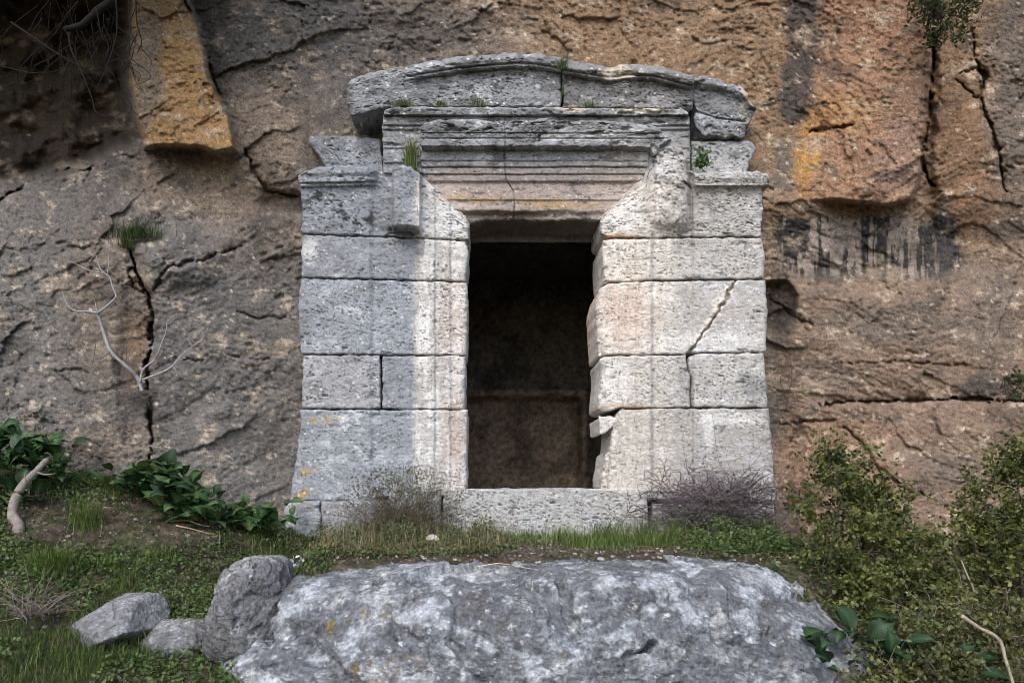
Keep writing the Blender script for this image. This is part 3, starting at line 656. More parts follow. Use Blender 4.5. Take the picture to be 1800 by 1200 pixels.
# ------------------------------------------------------------------ boulders and loose stones
def rock(name, c, half, planes=(), p=7., nu=200, nv=100, amp=.05, fs=3., seed=1, colf=None, squash=2.6, label=None, cat='rock', group=None, extra=None):
    "convex stone: soft intersection of planes (in units of the half sizes), then broken relief"
    c = np.asarray(c, float); half = np.asarray(half, float)
    th, ph = np.meshgrid(np.linspace(0, 2*np.pi, nu, endpoint=False), np.linspace(.004, np.pi-.004, nv))
    d = np.stack([np.sin(ph)*np.cos(th), np.sin(ph)*np.sin(th), np.cos(ph)], -1).reshape(-1, 3)
    s = (np.abs(d)**squash).sum(1)**(1/squash); k = s**p
    for (nx, ny, nz, off) in planes:
        n = np.array([nx, ny, nz], float); n /= np.linalg.norm(n); k = k+np.maximum(d@n/off, 0)**p
    P = d*(k**(-1/p))[:, None]*half
    W = P+c
    dirn = d/half; dirn /= np.linalg.norm(dirn, axis=1)[:, None]
    q = W*fs
    h = .8*fbm3(q*.6, 3, seed)+.35*fbm3(q*2.2, 4, seed+1, .6)
    u = q[:, 0]+.55*q[:, 1]; v = q[:, 2]-.6*q[:, 1]
    uu = u+.25*fbm3(q*2, 2, seed+3); vv = v+.25*fbm3(q*2+9, 2, seed+4)
    h = h+.75*facets(uu*1.1, vv*1.6, 3+seed)+.38*facets(uu*3, vv*4.2, 4+seed)+.16*facets(uu*8, vv*10, 5+seed)
    h = h+.24*fbm3(q*10, 4, seed+6, .7)
    W = W+dirn*(amp*h)[:, None]
    if extra is not None: W = extra(W, dirn)
    i = np.arange(nu*nv).reshape(nv, nu); j = np.roll(i, -1, 1)
    quads = np.stack([i[:-1], i[1:], j[1:], j[:-1]], -1).reshape(-1, 4)
    base = np.array([c[0], c[1], W[:, 2].min()])
    me = mk_mesh(name, W-base, quads, colf(W) if colf else grey_col(W, seed))
    return tag(obj(name, me, M_BOULDER, loc=tuple(base)), label, cat, group)
def grey_col(W, seed=1, base=(.30, .305, .32)):
    n1 = fbm3(W*3.2, 5, seed+20, .6); n2 = fbm3(W*16, 4, seed+21, .6); n3 = fbm3(W*60, 2, seed+22)
    C = np.broadcast_to(np.array(base, float), W.shape).copy()
    C = mix(C, (.47, .475, .49), .85*sst(.02, .38, n1+.55*n2)); C = mix(C, (.15, .145, .145), .8*sst(.05, .42, -n1+.5*n2))
    C = mix(C, (.66, .66, .66), .7*sst(.30, .5, n2+.5*n3+.3*n1))
    return np.clip(C*(1+.22*n3+.1*n2)[:, None], .03, .8)
def ledge_col(W):
    C = grey_col(W, 3, (.20, .21, .235))*.8
    px, py = proj(W)
    n = fbm3(W*22, 4, 33, .6); n1 = fbm3(W*7, 4, 34, .6)
    C = mix(C, (.50, .53, .575), .75*sst(.0, .26, fbm3(W*np.array([5, 5, 7.]), 5, 35, .65)))
    C = mix(C, (.105, .11, .125), .65*sst(.08, .32, fbm3(W*np.array([4, 4, 9.])+3, 5, 36, .65)))
    C = mix(C, (.60, .63, .66), .65*sst(.26, .36, fbm3(W*24, 4, 37, .65)))
    och = blob(px, py, 650, 1075, 45, 22, .7)+blob(px, py, 575, 1095, 14, 22, .6)+blob(px, py, 650, 1180, 60, 25, .6)+blob(px, py, 700, 1165, 45, 14, .6)+.5*blob(px, py, 990, 1150, 14, 10, .6)
    C = mix(C, (.20, .135, .035), .9*np.clip(och, 0, 1)*sst(.08, .2, n))
    C = mix(C, (.13, .12, .105), .7*blob(px, py, 800, 1050, 60, 12, .7)*sst(0, .2, n1))
    return np.clip(C, .03, .8)
def ledge_shape(W, dn):
    px, py = proj(W)
    front = sst(3.7, 3.3, W[:, 1])
    v = 0
    for P, wd, dp in (([(985,1025),(995,1050),(1000,1075),(1020,1110)], 14, .05), ([(1100,1150),(1140,1138),(1150,1128)], 7, .07), ([(1010,1130),(1060,1095),(1180,1060),(1250,1040)], 22, .02),
                      ([(830,1005),(900,1020),(970,1060),(1005,1120)], 26, .03), ([(500,1110),(540,1130),(600,1160),(640,1210)], 20, .05), ([(1215,1010),(1240,1060),(1270,1120),(1330,1200)], 20, .035), ([(420,1130),(500,1100),(560,1105)], 16, .06), ([(1380,1050),(1420,1045),(1460,1040)], 10, .05)):
        dd = line_d(px+10*fbm(px/25, py/25, 3, 80), py+10*fbm(px/25, py/25, 3, 81), P)
        v = v+dp*sst(wd, wd*.15, dd)
    W = W-dn*(v*front)[:, None]
    W[:, 0] -= .20*sst(-.60, -.82, W[:, 2]+.05*fbm(W[:, 1]*4, W[:, 2]*4, 2, 84))*sst(-.3, -.9, W[:, 0])
    W[:, 0] += .16*sst(-.5, -.85, W[:, 2])*sst(.9, 1.5, W[:, 0])
    pt = worley((W[:, 0]+.4*W[:, 1])*26, (W[:, 2]-.7*W[:, 1])*26, 85)[0]
    W = W-dn*(.010*sst(.36, .1, pt)*sst(-.05, .3, fbm3(W*5, 3, 86)))[:, None]
    return W
rock('boulder', (.31, 3.30, -.98), (1.39, .56, .60), [(-.8, -.6, .25, 1.06), (.9, -.5, .5, 1.02), (0, -.8, .6, 1.10), (-.5, -.6, .7, 1.12), (-.15, -.1, 1, 1.0), (.35, -.9, .3, 1.06)], 12, 1000, 460, .050, 2.6, 5, ledge_col, 7., 'long blue-grey lichen-spotted boulder forming the step below the tomb', extra=ledge_shape)
g0 = ray_ground(445, 1110)
rock('boulder', (-1.125, 3.30, -.60), (.165, .25, .24), [(-.7, -.6, .5, .95), (.6, -.8, .2, .9), (-.2, -.4, 1, .92)], 8, 260, 150, .034, 5, 9, lambda W: .72*grey_col(W, 9, (.22, .22, .225)), 4.5, 'rounded grey boulder wedged beside the left end of the long boulder')
g1 = ray_ground(175, 1120); g2 = ray_ground(290, 1140)
rock('flat_stone', g1+(-.01, .10, .05), (.235, .2, .125), [(-.75, -.2, .75, .50), (.9, -.2, .25, .78), (0, -.75, .6, .62), (.1, -.4, 1, .80), (-.5, -.8, .2, .7), (.75, -.3, -.75, .8)], 22, 260, 150, .012, 7, 12, lambda W: .66*grey_col(W, 12, (.36, .36, .375)), 5., 'pointed flat grey stone leaning in the grass', 'stone')
rock('flat_stone', g2+(.02, .06, .03), (.155, .13, .085), [(-.8, -.4, .5, .8), (.6, -.5, .6, .85), (0, -.8, .6, .8)], 12, 180, 100, .012, 8, 14, lambda W: .66*grey_col(W, 14, (.27, .27, .28)), 3.5, 'small oval grey stone lying next to the pointed flat stone', 'stone')
def pale_col(W): return np.clip(grey_col(W, 40, (.62, .58, .52))*1.1, 0, .8)
def dull_col(W): return grey_col(W, 41, (.36, .33, .29))*(.75+.5*rng.random())
def pebble(px, py, r, label, group=None, asp=.7, zoff=0, at=None, colf=pale_col, name='pebble'):
    g = ray_ground(px, py) if at is None else np.asarray(at)
    rr = r/F*g[1]; s = int(px) % 37
    return rock(name, g+(0, 0, rr*asp*.6+zoff), (rr, rr*.8, rr*asp), [(rng.uniform(-1, 1), -.6, .6, .8), (.7, rng.uniform(-1, 0), .5, .85)], 9, 26, 14, rr*.16, .35/rr, s, colf, 2.4, label, 'stone', group)
pebble(761, 956, 13, 'rounded white stone lying among green herbs below the left door jamb', asp=.85)
LB = 'small pale pebble lying on bare soil between the grass strip and the long boulder'
for px, py, r in ((1106, 990, 6.5), (1056, 984, 8), (1366, 990, 8), (1208, 988, 7), (1010, 975, 4.5), (800, 985, 5), (855, 977, 5), (690, 992, 4.5), (1336, 962, 6), (1290, 985, 5), (1160, 982, 5), (905, 968, 4), (740, 978, 4)):
    pebble(px, py, r*.85, LB, 'pale pebbles on the terrace soil', .45, colf=dull_col)
LB2 = 'small pale fragment of stone on the grassy bank below the broad-leaved plants'
for px, py, r in ((380, 945, 7), (365, 948, 5), (330, 942, 5), (150, 1068, 7), (80, 935, 5), (120, 945, 5), (455, 1185, 6), (238, 915, 5), (205, 990, 4)):
    pebble(px, py, r, LB2, 'pale fragments on the bank', .55, colf=lambda W: .7*grey_col(W, 4, (.34, .30, .26)))

# ------------------------------------------------------------------ vegetation helpers
def unit(v): return v/(np.linalg.norm(v, axis=-1, keepdims=True)+1e-9)
def frames(dirs, up):
    "rotation matrices whose y axis is dirs and z axis leans to up"
    y = unit(dirs); x = unit(np.cross(y, up)); z = np.cross(x, y)
    return np.stack([x, y, z], -1)
def scatter(mb, tv, tq, tt, pos, R, sc, col):
    tv = np.asarray(tv, float); n = len(pos)
    V = np.einsum('nij,kj->nki', R, tv)*np.asarray(sc).reshape(n, 1, -1)+pos[:, None]
    k = len(tv); off = (np.arange(n)*k)[:, None, None]
    q = (np.asarray(tq)[None]+off).reshape(-1, 4) if tq is not None else None
    t = (np.asarray(tt)[None]+off).reshape(-1, 3) if tt is not None else None
    mb.add(V.reshape(-1, 3), q, t, np.repeat(col, k, 0))
LEAF_V = [(0,0,0),(.32,.35,.07),(0,.4,0),(-.32,.35,.07),(.25,.75,.03),(0,.75,-.03),(-.25,.75,.03),(0,1.05,-.10)]
LEAF_Q = [(0,1,2,2),]
LEAF_T = [(0,1,2),(0,2,3),(1,4,2),(4,5,2),(2,5,3),(5,6,3),(4,7,5),(5,7,6)]
def small_leaves(mb, pos, size, colA, colB, up_bias=.6, seed=0, tone=None):
    n = len(pos); d = rng.normal(size=(n, 3)); d[:, 2] += .25
    up = rng.normal(size=(n, 3))*.7+np.array([0, -.35, 1.])*up_bias*1.6
    t = rng.random(n) if tone is None else np.clip(tone+rng.normal(size=n)*.18, 0, 1)
    c = np.asarray(colA)*(1-t[:, None])+np.asarray(colB)*t[:, None]
    c = c*(1+.2*rng.normal(size=(n, 1)))
    scatter(mb, LEAF_V, None, LEAF_T, pos, frames(d, up), (size*(.6+.7*rng.random(n)))[:, None], np.clip(c, .005, .8))
def blades(mb, base, h, wd, lean, colA, colB, bend=.5):
    "curved three-segment grass blades, base (n,3)"
    n = len(base); a = rng.uniform(0, 2*np.pi, n); d = np.stack([np.cos(a), np.sin(a), 0*a], 1)*lean[:, None] if lean.ndim == 1 else lean
    side = unit(np.cross(np.stack([np.cos(a), np.sin(a), 0*a], 1), [0, 0, 1.]))
    H = h[:, None]; up = np.array([[0, 0, 1.]])
    p1 = base+H*(.45*up+.18*d); p2 = base+H*(.8*up+.5*d*(1+bend*.3)); p3 = base+H*((1-.25*bend*np.linalg.norm(d, axis=1)[:, None])*up+1.0*d)
    s = side*wd[:, None]
    V = np.stack([base-s*.5, base+s*.5, p1-s*.45, p1+s*.45, p2-s*.3, p2+s*.3, p3], 1).reshape(-1, 3)
    off = (np.arange(n)*7)[:, None, None]
    q = (np.array([(0,1,3,2),(2,3,5,4)])[None]+off).reshape(-1, 4); t = (np.array([(4,5,6)])[None]+off).reshape(-1, 3)
    k = rng.random((n, 1)); c = np.asarray(colA)*(1-k)+np.asarray(colB)*k; c = c*(1+.15*rng.normal(size=(n, 1)))
    mb.add(V, q, t, np.repeat(np.clip(c, .005, .8), 7, 0))
G1, G2 = (.050, .085, .018), (.115, .165, .040)
DRY = (.30, .24, .13)

# ------------------------------------------------------------------ ground cover
def on_ground(n, x0, x1, y0, y1):
    X = rng.uniform(x0, x1, n); Y = rng.uniform(y0, y1, n); return np.stack([X, Y, ground_z(X, Y)], 1)
def cover():
    # low herbs and grass on the bank at left
    P = on_ground(52000, -3.5, -.75, 1.9, 4.75); px, py = proj(P)
    dens = .62+1.1*fbm(P[:, 0]*2.2, P[:, 1]*2.2, 4, 200)
    soil = blob(px, py, 250, 925, 190, 45, .4)+.8*blob(px, py, 60, 920, 60, 40, .5)+.5*blob(px, py, 430, 1090, 60, 40, .5)
    dens = np.where(soil > .05, dens-.72*soil, dens)
    keep = (rng.random(len(P)) < dens) & ~((P[:, 0] > -1.0) & (P[:, 1] > 3.6))
    P = P[keep]; n = len(P)
    mb = MB()
    herb = fbm(P[:, 0]*1.6+7, P[:, 1]*1.6, 3, 201) > -.22
    H = P[herb]
    for k in range(2):
        Q = H+np.stack([rng.normal(size=len(H))*.012, rng.normal(size=len(H))*.012, rng.uniform(.004, .045, len(H))], 1)
        small_leaves(mb, Q, .020, (.040, .072, .018), (.115, .175, .045), 1.0, tone=.5+.9*fbm(Q[:, 0]*5, Q[:, 1]*5, 3, 203))
    tag(obj('ground_herbs', mb.mesh('ground_herbs'), M_LEAF), 'low green herbs carpeting the bank left of the boulders', 'ground cover', kind='stuff')
    mb = MB(); Gp = P[~herb]; Gp = np.repeat(Gp, 2, 0)+rng.normal(size=(2*len(Gp), 3))*np.array([.015, .015, 0])
    hh = .022+.042*rng.random(len(Gp))*(1+1.2*np.clip(fbm(Gp[:, 0]*3, Gp[:, 1]*3, 2, 205), 0, 1))
    blades(mb, Gp, hh, np.full(len(Gp), .0035), .3+.9*rng.random(len(Gp)), (.048, .088, .020), (.125, .185, .045))
    Q = P[rng.random(len(P)) < .03]; blades(mb, Q, .05+.12*rng.random(len(Q)), np.full(len(Q), .0025), .3+.8*rng.random(len(Q)), (.12, .12, .05), (.28, .24, .14))
    tag(obj('bank_grass', mb.mesh('bank_grass'), M_GRASS), 'short green grass growing on the bank at the cliff foot', 'grass', kind='stuff')
    # terrace in front of the sill: grey-green herbs at left, bright grass at right
    mb = MB(); P = on_ground(20000, -1.3, .2, 3.55, 4.66); px, py = proj(P)
    d = 1.0*sst(905, 860, px)*sst(480, 540, px)+.9*fbm(P[:, 0]*4, P[:, 1]*4, 3, 206)-.35*sst(3.85, 3.62, P[:, 1])*sst(620, 800, px)
    P = P[rng.random(len(P)) < d]
    hmax = .015+.24*np.clip(.25+1.1*fbm(P[:, 0]*5, P[:, 1]*5, 3, 207), 0, 1)**1.6*sst(3.7, 4.3, P[:, 1])
    for k in range(3):
        Q = P+np.stack([rng.normal(size=len(P))*.012, rng.normal(size=len(P))*.012, rng.random(len(P))*hmax*1.1], 1)
        small_leaves(mb, Q, .016, (.055, .072, .026), (.145, .175, .07), .8, tone=.45+.9*fbm(Q[:, 0]*6, Q[:, 1]*6, 3, 208))
    Q = P[rng.random(len(P)) < .22]
    small_leaves(mb, Q+np.array([0, 0, .02]), .016, (.11, .06, .035), (.20, .12, .06), .6)
    Q = P[rng.random(len(P)) < .09]; blades(mb, Q, .05+.13*rng.random(len(Q)), np.full(len(Q), .002), .2+.6*rng.random(len(Q)), (.12, .11, .05), (.30, .25, .15))
    tag(obj('terrace_herbs', mb.mesh('terrace_herbs'), M_LEAF), 'grey-green creeping herbs in front of the left jamb', 'ground cover', kind='stuff')
    mb = MB(); P = on_ground(15000, .05, 1.75, 3.75, 4.66); px, py = proj(P)
    d = (1.1*blob(px, py, 1110, 952, 130, 20, .6)+.7*blob(px, py, 950, 948, 70, 10, .6))*np.clip(.55+2.2*fbm(P[:, 0]*7, P[:, 1]*7, 3, 215), .05, 1)+.35*sst(0, .4, fbm(P[:, 0]*4, P[:, 1]*4, 3, 209))*sst(3.8, 4.1, P[:, 1])
    P = P[rng.random(len(P)) < d]
    hh = (.02+.10*rng.random(len(P))**1.5)*np.clip(.8+2.0*fbm(P[:, 0]*7, P[:, 1]*7, 3, 216), .25, 2.0)*(.6+.6*blob(*proj(P), 1120, 950, 120, 25, .6))
    blades(mb, P, hh, np.full(len(P), .0035), .2+.95*rng.random(len(P)), (.055, .10, .022), (.17, .24, .065))
    Q = P[rng.random(len(P)) < .05]; blades(mb, Q, .06+.13*rng.random(len(Q)), np.full(len(Q), .0022), .3+.7*rng.random(len(Q)), (.16, .15, .07), (.32, .27, .16))
    tag(obj('terrace_grass', mb.mesh('terrace_grass'), M_GRASS), 'bright green grass strip along the foot of the sill', 'grass', kind='stuff')
    # leafy herbs under the thorn bush and along the right base
    mb = MB(); P = on_ground(16000, 1.1, 2.5, 2.9, 4.7); px, py = proj(P)
    d = .9*blob(px, py, 1310, 930, 110, 50, .5)+.25+.6*sst(1.5, 1.7, P[:, 0])
    P = P[rng.random(len(P)) < d*.7]
    for k in range(2):
        Q = P+np.stack([rng.normal(size=len(P))*.015, rng.normal(size=len(P))*.015, rng.random(len(P))*.26*np.clip(.3+1.2*fbm(P[:, 0]*6, P[:, 1]*6, 3, 217), 0, 1)*blob(*proj(P), 1310, 930, 140, 80, .7)+.006], 1)
        small_leaves(mb, Q, .021, (.045, .075, .02), (.11, .155, .05), .8)
    tag(obj('jamb_herbs', mb.mesh('jamb_herbs'), M_LEAF), 'leafy green herbs under the thorn bush at the right jamb', 'ground cover', kind='stuff')
    # dry stalks, crumbs of earth and litter
    mb = MB()
    for i in range(420):
        if i < 270: g = on_ground(1, -1.0, 1.7, 3.55, 4.4)[0]
        else: g = on_ground(1, -3.2, -.9, 2.6, 4.6)[0]
        a = rng.uniform(0, 6.28); L = rng.uniform(.03, .14)
        q = g+np.array([[0, 0, .008], [.5*L*math.cos(a), .5*L*math.sin(a), .016], [L*math.cos(a+.3), L*math.sin(a+.3), .008]])
        tube(mb, catmull(q, 3), .0018, .0010, 3, np.array((.20, .155, .10))*rng.uniform(.5, 1.4))
    tag(obj('plant_litter', mb.mesh('plant_litter'), M_BARK), 'dry stalks and litter strewn on the soil', 'litter', kind='stuff')
    mb = MB(); P = np.concatenate([on_ground(7000, -1.0, 1.9, 3.5, 4.4), on_ground(6000, -3.3, -.9, 2.2, 4.7)])
    s = .004+.012*rng.random(len(P))**3
    O = np.array([(1,0,0),(0,1,0),(-1,0,0),(0,-1,0),(0,0,.7),(0,0,-.7)], float); OT = [(0,1,4),(1,2,4),(2,3,4),(3,0,4),(1,0,5),(2,1,5),(3,2,5),(0,3,5)]
    Rr = frames(rng.normal(size=(len(P), 3)), rng.normal(size=(len(P), 3)))
    k = rng.random((len(P), 1)); col = np.where(k < .6, np.array([[.075, .058, .045]]), np.where(k < .9, np.array([[.20, .17, .14]]), np.array([[.42, .38, .33]])))
    scatter(mb, O, None, OT, P, Rr, s[:, None], col)
    tag(obj('gravel', mb.mesh('gravel', smooth=False), M_SOIL), 'crumbs of soil and fine gravel on the ground', 'gravel', kind='stuff')
cover()

# ------------------------------------------------------------------ tufts on the masonry and the cliff
def tuft(name, px, py, Y, n, h, spread, colA, colB, label, group=None, lean=.6, dry=0., droop=0.):
    b = U(px, py, Y); mb = MB()
    base = b+rng.normal(size=(n, 3))*np.array([spread, .012, .004])
    ln = np.abs(rng.normal(size=n))*lean
    hh = h*(.45+.6*rng.random(n))
    if droop:
        a = rng.normal(size=(n, 3))*np.array([.5, .25, .3])+np.array([0, -.45, -.9*droop]); blades(mb, base, hh, np.full(n, .003), a, colA, colB, 1.)
    else: blades(mb, base, hh, np.full(n, .003), ln, colA, colB)
    if dry:
        m = int(n*dry); blades(mb, base[:m], hh[:m]*1.25, np.full(m, .0022), ln[:m]*.7, (.22, .18, .10), DRY)
    return tag(obj(name, mb.mesh(name, origin=b), M_GRASS, loc=tuple(b)), label, 'grass', group)
LT = 'little green grass tuft on the ledge under the arched pediment'
for px, s in ((712, 1.1), (775, .85), (842, .95), (1036, .8)):
    tuft('grass_tuft', px, 187, D-.075, int(130*s), .055*s, .030*s, (.055, .085, .02), (.13, .17, .05), LT, 'tufts on the pediment ledge', .8)
tuft('grass_tuft', 990, 122, D-.09, 130, .085, .014, (.045, .075, .02), (.10, .14, .04), 'grass tuft sprouting from the joint in the arched pediment', lean=.7)
tuft('grass_tuft', 989, 168, D-.03, 40, .11, .004, (.045, .075, .02), (.10, .14, .04), 'thin grass growing down the open pediment joint', lean=.15)
tuft('grass_tuft', 722, 298, D-.06, 260, .21, .020, (.05, .09, .018), (.14, .20, .05), 'tall half-dry grass tuft between the left bracket and the cornice', lean=.28, dry=.35)
tuft('grass_tuft', 242, 418, float(cliffY(240, 425)[0])-.05, 420, .13, .075, (.028, .05, .014), (.07, .11, .03), 'thick dark grass tuft growing from the cliff crack above the bare sapling', lean=.75)
tuft('grass_tuft', 222, 436, float(cliffY(222, 440)[0])-.05, 160, .10, .022, (.028, .05, .014), (.07, .11, .03), 'narrow dark grass tuft hanging in the cliff crack', lean=.6)
tuft('grass_tuft', 490, 520, float(cliffY(490, 522)[0])-.02, 60, .04, .016, (.04, .06, .02), (.09, .12, .04), 'tiny grass tuft on the cliff beside the left pilaster', lean=.9)
for px, py, n_, h_, l_ in ((150, 925, 140, .17, 'loose tuft of long grass on the bank beside the dead branch'), (90, 1010, 220, .16, 'bright tuft of long grass above the dry twig cluster'), (285, 985, 90, .10, 'short tuft of grass on the bank above the oval stone')):
    g = ray_ground(px, py); mb = MB(); b = g+rng.normal(size=(n_, 3))*np.array([.05, .04, 0]); b[:, 2] = ground_z(b[:, 0], b[:, 1])
    blades(mb, b, h_*(.5+.6*rng.random(n_)), np.full(n_, .005), .3+.7*rng.random(n_), (.055, .10, .02), (.14, .20, .05))
    tag(obj('grass_tuft', mb.mesh('grass_tuft', origin=g), M_GRASS, loc=tuple(g)), l_, 'grass')

# ------------------------------------------------------------------ broad-leaved plants: every leaf is a part
def leaf_mesh(seed, ca, cb):
    r = np.random.default_rng(seed); n = 7; t = np.linspace(0, 1, n); wv = np.array([.07, .22, .33, .34, .28, .16, .01])*r.uniform(.8, 1.2)
    y = t; z = .28*np.sin(t*2.2)-.42*r.uniform(.6, 1.3)*t**2.2; V = []
    for i in range(n):
        wob = .05*math.sin(5*t[i]+seed*1.7)
        for k, s in enumerate((-1, -.5, 0, .5, 1)):
            V.append((s*wv[i], y[i]-.05*abs(s), z[i]+.10*abs(s)**1.3*(1-t[i]*.6)+wob*s+.025*math.sin(9*t[i]+3*s+seed)*abs(s)))
    V = np.array(V); C = np.broadcast_to(np.asarray(ca), V.shape).copy()
    C *= r.uniform(.75, 1.25); C[2::5] = cb
    return mk_mesh('leaf', V, grid_quads(n, 5), C)
LEAVES = [leaf_mesh(s, np.array(c), np.array(c)*1.9) for s, c in enumerate([(.022, .050, .018), (.028, .062, .020), (.038, .078, .024), (.026, .055, .026), (.050, .095, .030), (.020, .044, .018), (.075, .095, .030), (.032, .070, .022)])]
def leafy(label, crowns, n, size, seed, group=None, bright=0, dark=0):
    r = np.random.default_rng(seed); b0 = np.asarray(crowns[0], float)
    T = thing('leafy_plant', label, 'plant', tuple(b0), group)
    for i in range(n):
        c = np.asarray(crowns[r.integers(len(crowns))], float)+r.normal(size=3)*np.array([.08, .05, .03])
        a = r.uniform(0, 2*np.pi); el = r.uniform(.0, 1.1)
        d = np.array([math.cos(a)*math.cos(el), math.sin(a)*math.cos(el)*.8-.25, math.sin(el)]); s = size*r.uniform(.55, 1.2)
        R = frames(d[None], np.array([[0, -.25, 1.]])+r.normal(size=(1, 3))*.3)[0]
        p = c+d*size*r.uniform(.1, .75)+np.array([0, 0, .01+.05*r.random()])
        o = obj('leaf', LEAVES[r.choice([0, 5, 3]) if dark else (r.integers(8) if not bright else r.choice([2, 4, 1, 2]))], M_BROAD, T)
        from mathutils import Matrix
        m = Matrix([[R[0][0]*s, R[0][1]*s, R[0][2]*s, p[0]-b0[0]], [R[1][0]*s, R[1][1]*s, R[1][2]*s, p[1]-b0[1]], [R[2][0]*s, R[2][1]*s, R[2][2]*s, p[2]-b0[2]], [0, 0, 0, 1]])
        o.matrix_basis = m
    return T
def gnd(px, Y, up=0.):
    X = (px-CX)/F*Y; return (X, Y, float(ground_z(X, Y))+up)
leafy('mound of dark broad-leaved plants beside the dead branch', [gnd(20, 4.3, .12), gnd(60, 4.35, .12), gnd(95, 4.4, .05), gnd(-30, 4.3, .12), gnd(30, 4.1, 0), gnd(60, 4.45, .2), gnd(10, 4.45, .22)], 170, .125, 1)
leafy('wide clump of dark glossy broad leaves at the cliff foot under the sapling', [gnd(235, 4.5, .03), gnd(270, 4.45, .05), gnd(310, 4.45, .05), gnd(345, 4.4, .02), gnd(290, 4.55, .12), gnd(375, 4.3, -.02), gnd(330, 4.3, 0)], 190, .13, 2)
leafy('small broad-leaved plant beside the plinth corner', [gnd(435, 4.4, .02), gnd(460, 4.35, .03), gnd(480, 4.4, .05)], 60, .115, 3, bright=1)
leafy('dark broad-leaved plant at the foot of the shrubs', [(1.58, 2.95, -.74), (1.70, 2.9, -.78), (1.82, 2.9, -.80), (1.55, 2.9, -.84), (1.66, 3.0, -.70), (1.9, 2.9, -.84)], 46, .105, 4, dark=1)  # darkest leaf colours only, standing in for the shade under the shrubs

# ------------------------------------------------------------------ shrubs
def shrub(label, base, lobes, nleaf, lsize, ca, cb, seed, twigs=60, bark=(.13, .105, .085), zs=1.0):
    r = np.random.default_rng(seed); b = np.asarray(base, float)
    T = thing('shrub', label, 'shrub', tuple(b)); mb = MB(); ml = MB()
    cen = np.array([l[:3] for l in lobes], float); rad = np.array([l[3] for l in lobes], float)
    wgt = rad**2; wgt /= wgt.sum()
    for c, rr in zip(cen, rad):                                  # limbs from the ground into every lobe
        m = (b+c)/2+r.normal(size=3)*.05
        tube(mb, catmull(np.array([b+r.normal(size=3)*.03, m, c]), 5), .010, .005, 5, bark)
    tips = []
    for i in range(twigs):
        k = r.choice(len(cen), p=wgt); d = unit(r.normal(size=3)+np.array([0, 0, .2])); c = cen[k]; e = c+d*rad[k]*r.uniform(.6, 1.12)
        m = (c+e)/2+r.normal(size=3)*.02
        tube(mb, catmull(np.array([c+r.normal(size=3)*.03, m, e]), 4), .0035, .0014, 3, np.array(bark)*r.uniform(.7, 1.5)); tips.append((c, m, e))
    # sprays of leaves along short twigs spread through the crown
    ns = nleaf//14; k = r.choice(len(cen), size=ns, p=wgt); d = unit(r.normal(size=(ns, 3)))
    rr = rad[k]*(.35+.72*r.random(ns)**.55)*(1+.45*fbm3(cen[k]*3+d*1.7, 3, seed+8, .6))
    c0 = cen[k]+d*rr[:, None]*np.array([1, 1, zs])
    keepn = fbm3(c0*7, 3, seed, .6) > -.02                         # gaps
    c0 = c0[keepn]; d = d[keepn]; ns = len(c0)
    dd = unit(d+r.normal(size=(ns, 3))*.6+np.array([0, 0, .35]))
    L = .04+.09*r.random(ns)**2; tt = r.random((ns, 14))
    P = c0[:, None]+dd[:, None]*(L[:, None]*tt)[..., None]+r.normal(size=(ns, 14, 3))*.009
    tone = np.repeat(np.clip(.42+.9*fbm3(c0*6, 3, seed+3)+.25*r.normal(size=ns), 0, 1), 14)
    small_leaves(ml, P.reshape(-1, 3), lsize, ca, cb, .5, tone=tone)
    nsh = int(len(lobes)*9); k = r.choice(len(cen), size=nsh, p=wgt)      # loose shoots that break the outline
    for i in range(nsh):
        d1 = unit(r.normal(size=3)*np.array([1, .8, .7])+np.array([0, -.1, .75])); s0 = cen[k[i]]+d1*rad[k[i]]*.8; Ls = r.uniform(.06, .20)
        q = catmull(np.array([s0, s0+d1*Ls*.5+r.normal(size=3)*.01, s0+d1*Ls+r.normal(size=3)*.02]), 5); tube(mb, q, .0018, .0008, 3, np.array(bark)*1.1)
        m_ = int(Ls*110); pq = q[r.integers(len(q), size=m_)]+r.normal(size=(m_, 3))*.008; small_leaves(ml, pq, lsize*.95, ca, cb, .5, tone=np.full(m_, .6))
    for i in range(0, ns, 3):
        tube(mb, np.array([c0[i]-dd[i]*.03, c0[i]+dd[i]*L[i]]), .0014, .0008, 3, np.array(bark)*1.1)
    obj('branches', mb.mesh('branches', origin=b), M_BARK, T); obj('foliage', ml.mesh('foliage', origin=b), M_LEAF, T)
    return T
def lob(px, py, r, Y): return (*U(px, py, Y), 1.08*r/F*Y)
shrub('dense upright olive-green shrub between the right jamb and the long boulder', (1.95, 3.45, -.78),
      [lob(1482, 838, 42, 3.62), lob(1455, 815, 24, 3.62), lob(1520, 858, 30, 3.62), lob(1470, 895, 52, 3.55), lob(1540, 915, 46, 3.6), lob(1520, 975, 70, 3.5), lob(1455, 985, 45, 3.45), lob(1590, 1000, 58, 3.5), lob(1500, 1045, 58, 3.4), lob(1570, 1065, 60, 3.35), lob(1630, 980, 36, 3.55), lob(1640, 1040, 40, 3.45), lob(1450, 1050, 34, 3.4), lob(1500, 1095, 40, 3.3), lob(1545, 1120, 42, 3.2)],
      33000, .0225, (.040, .055, .013), (.175, .19, .052), 61, 110)
shrub('tall olive-green shrub against the cliff beside a pale dead stem', (2.75, 3.5, -.75),
      [lob(1788, 812, 36, 3.6), lob(1750, 850, 34, 3.6), lob(1795, 880, 60, 3.55), lob(1735, 905, 42, 3.55), lob(1770, 960, 64, 3.5), lob(1705, 935, 24, 3.5), lob(1830, 950, 80, 3.5), lob(1800, 1030, 60, 3.4), lob(1725, 985, 28, 3.45), lob(1850, 850, 70, 3.6), lob(1880, 1050, 90, 3.4)],
      23000, .0225, (.040, .055, .013), (.18, .20, .052), 62, 90)
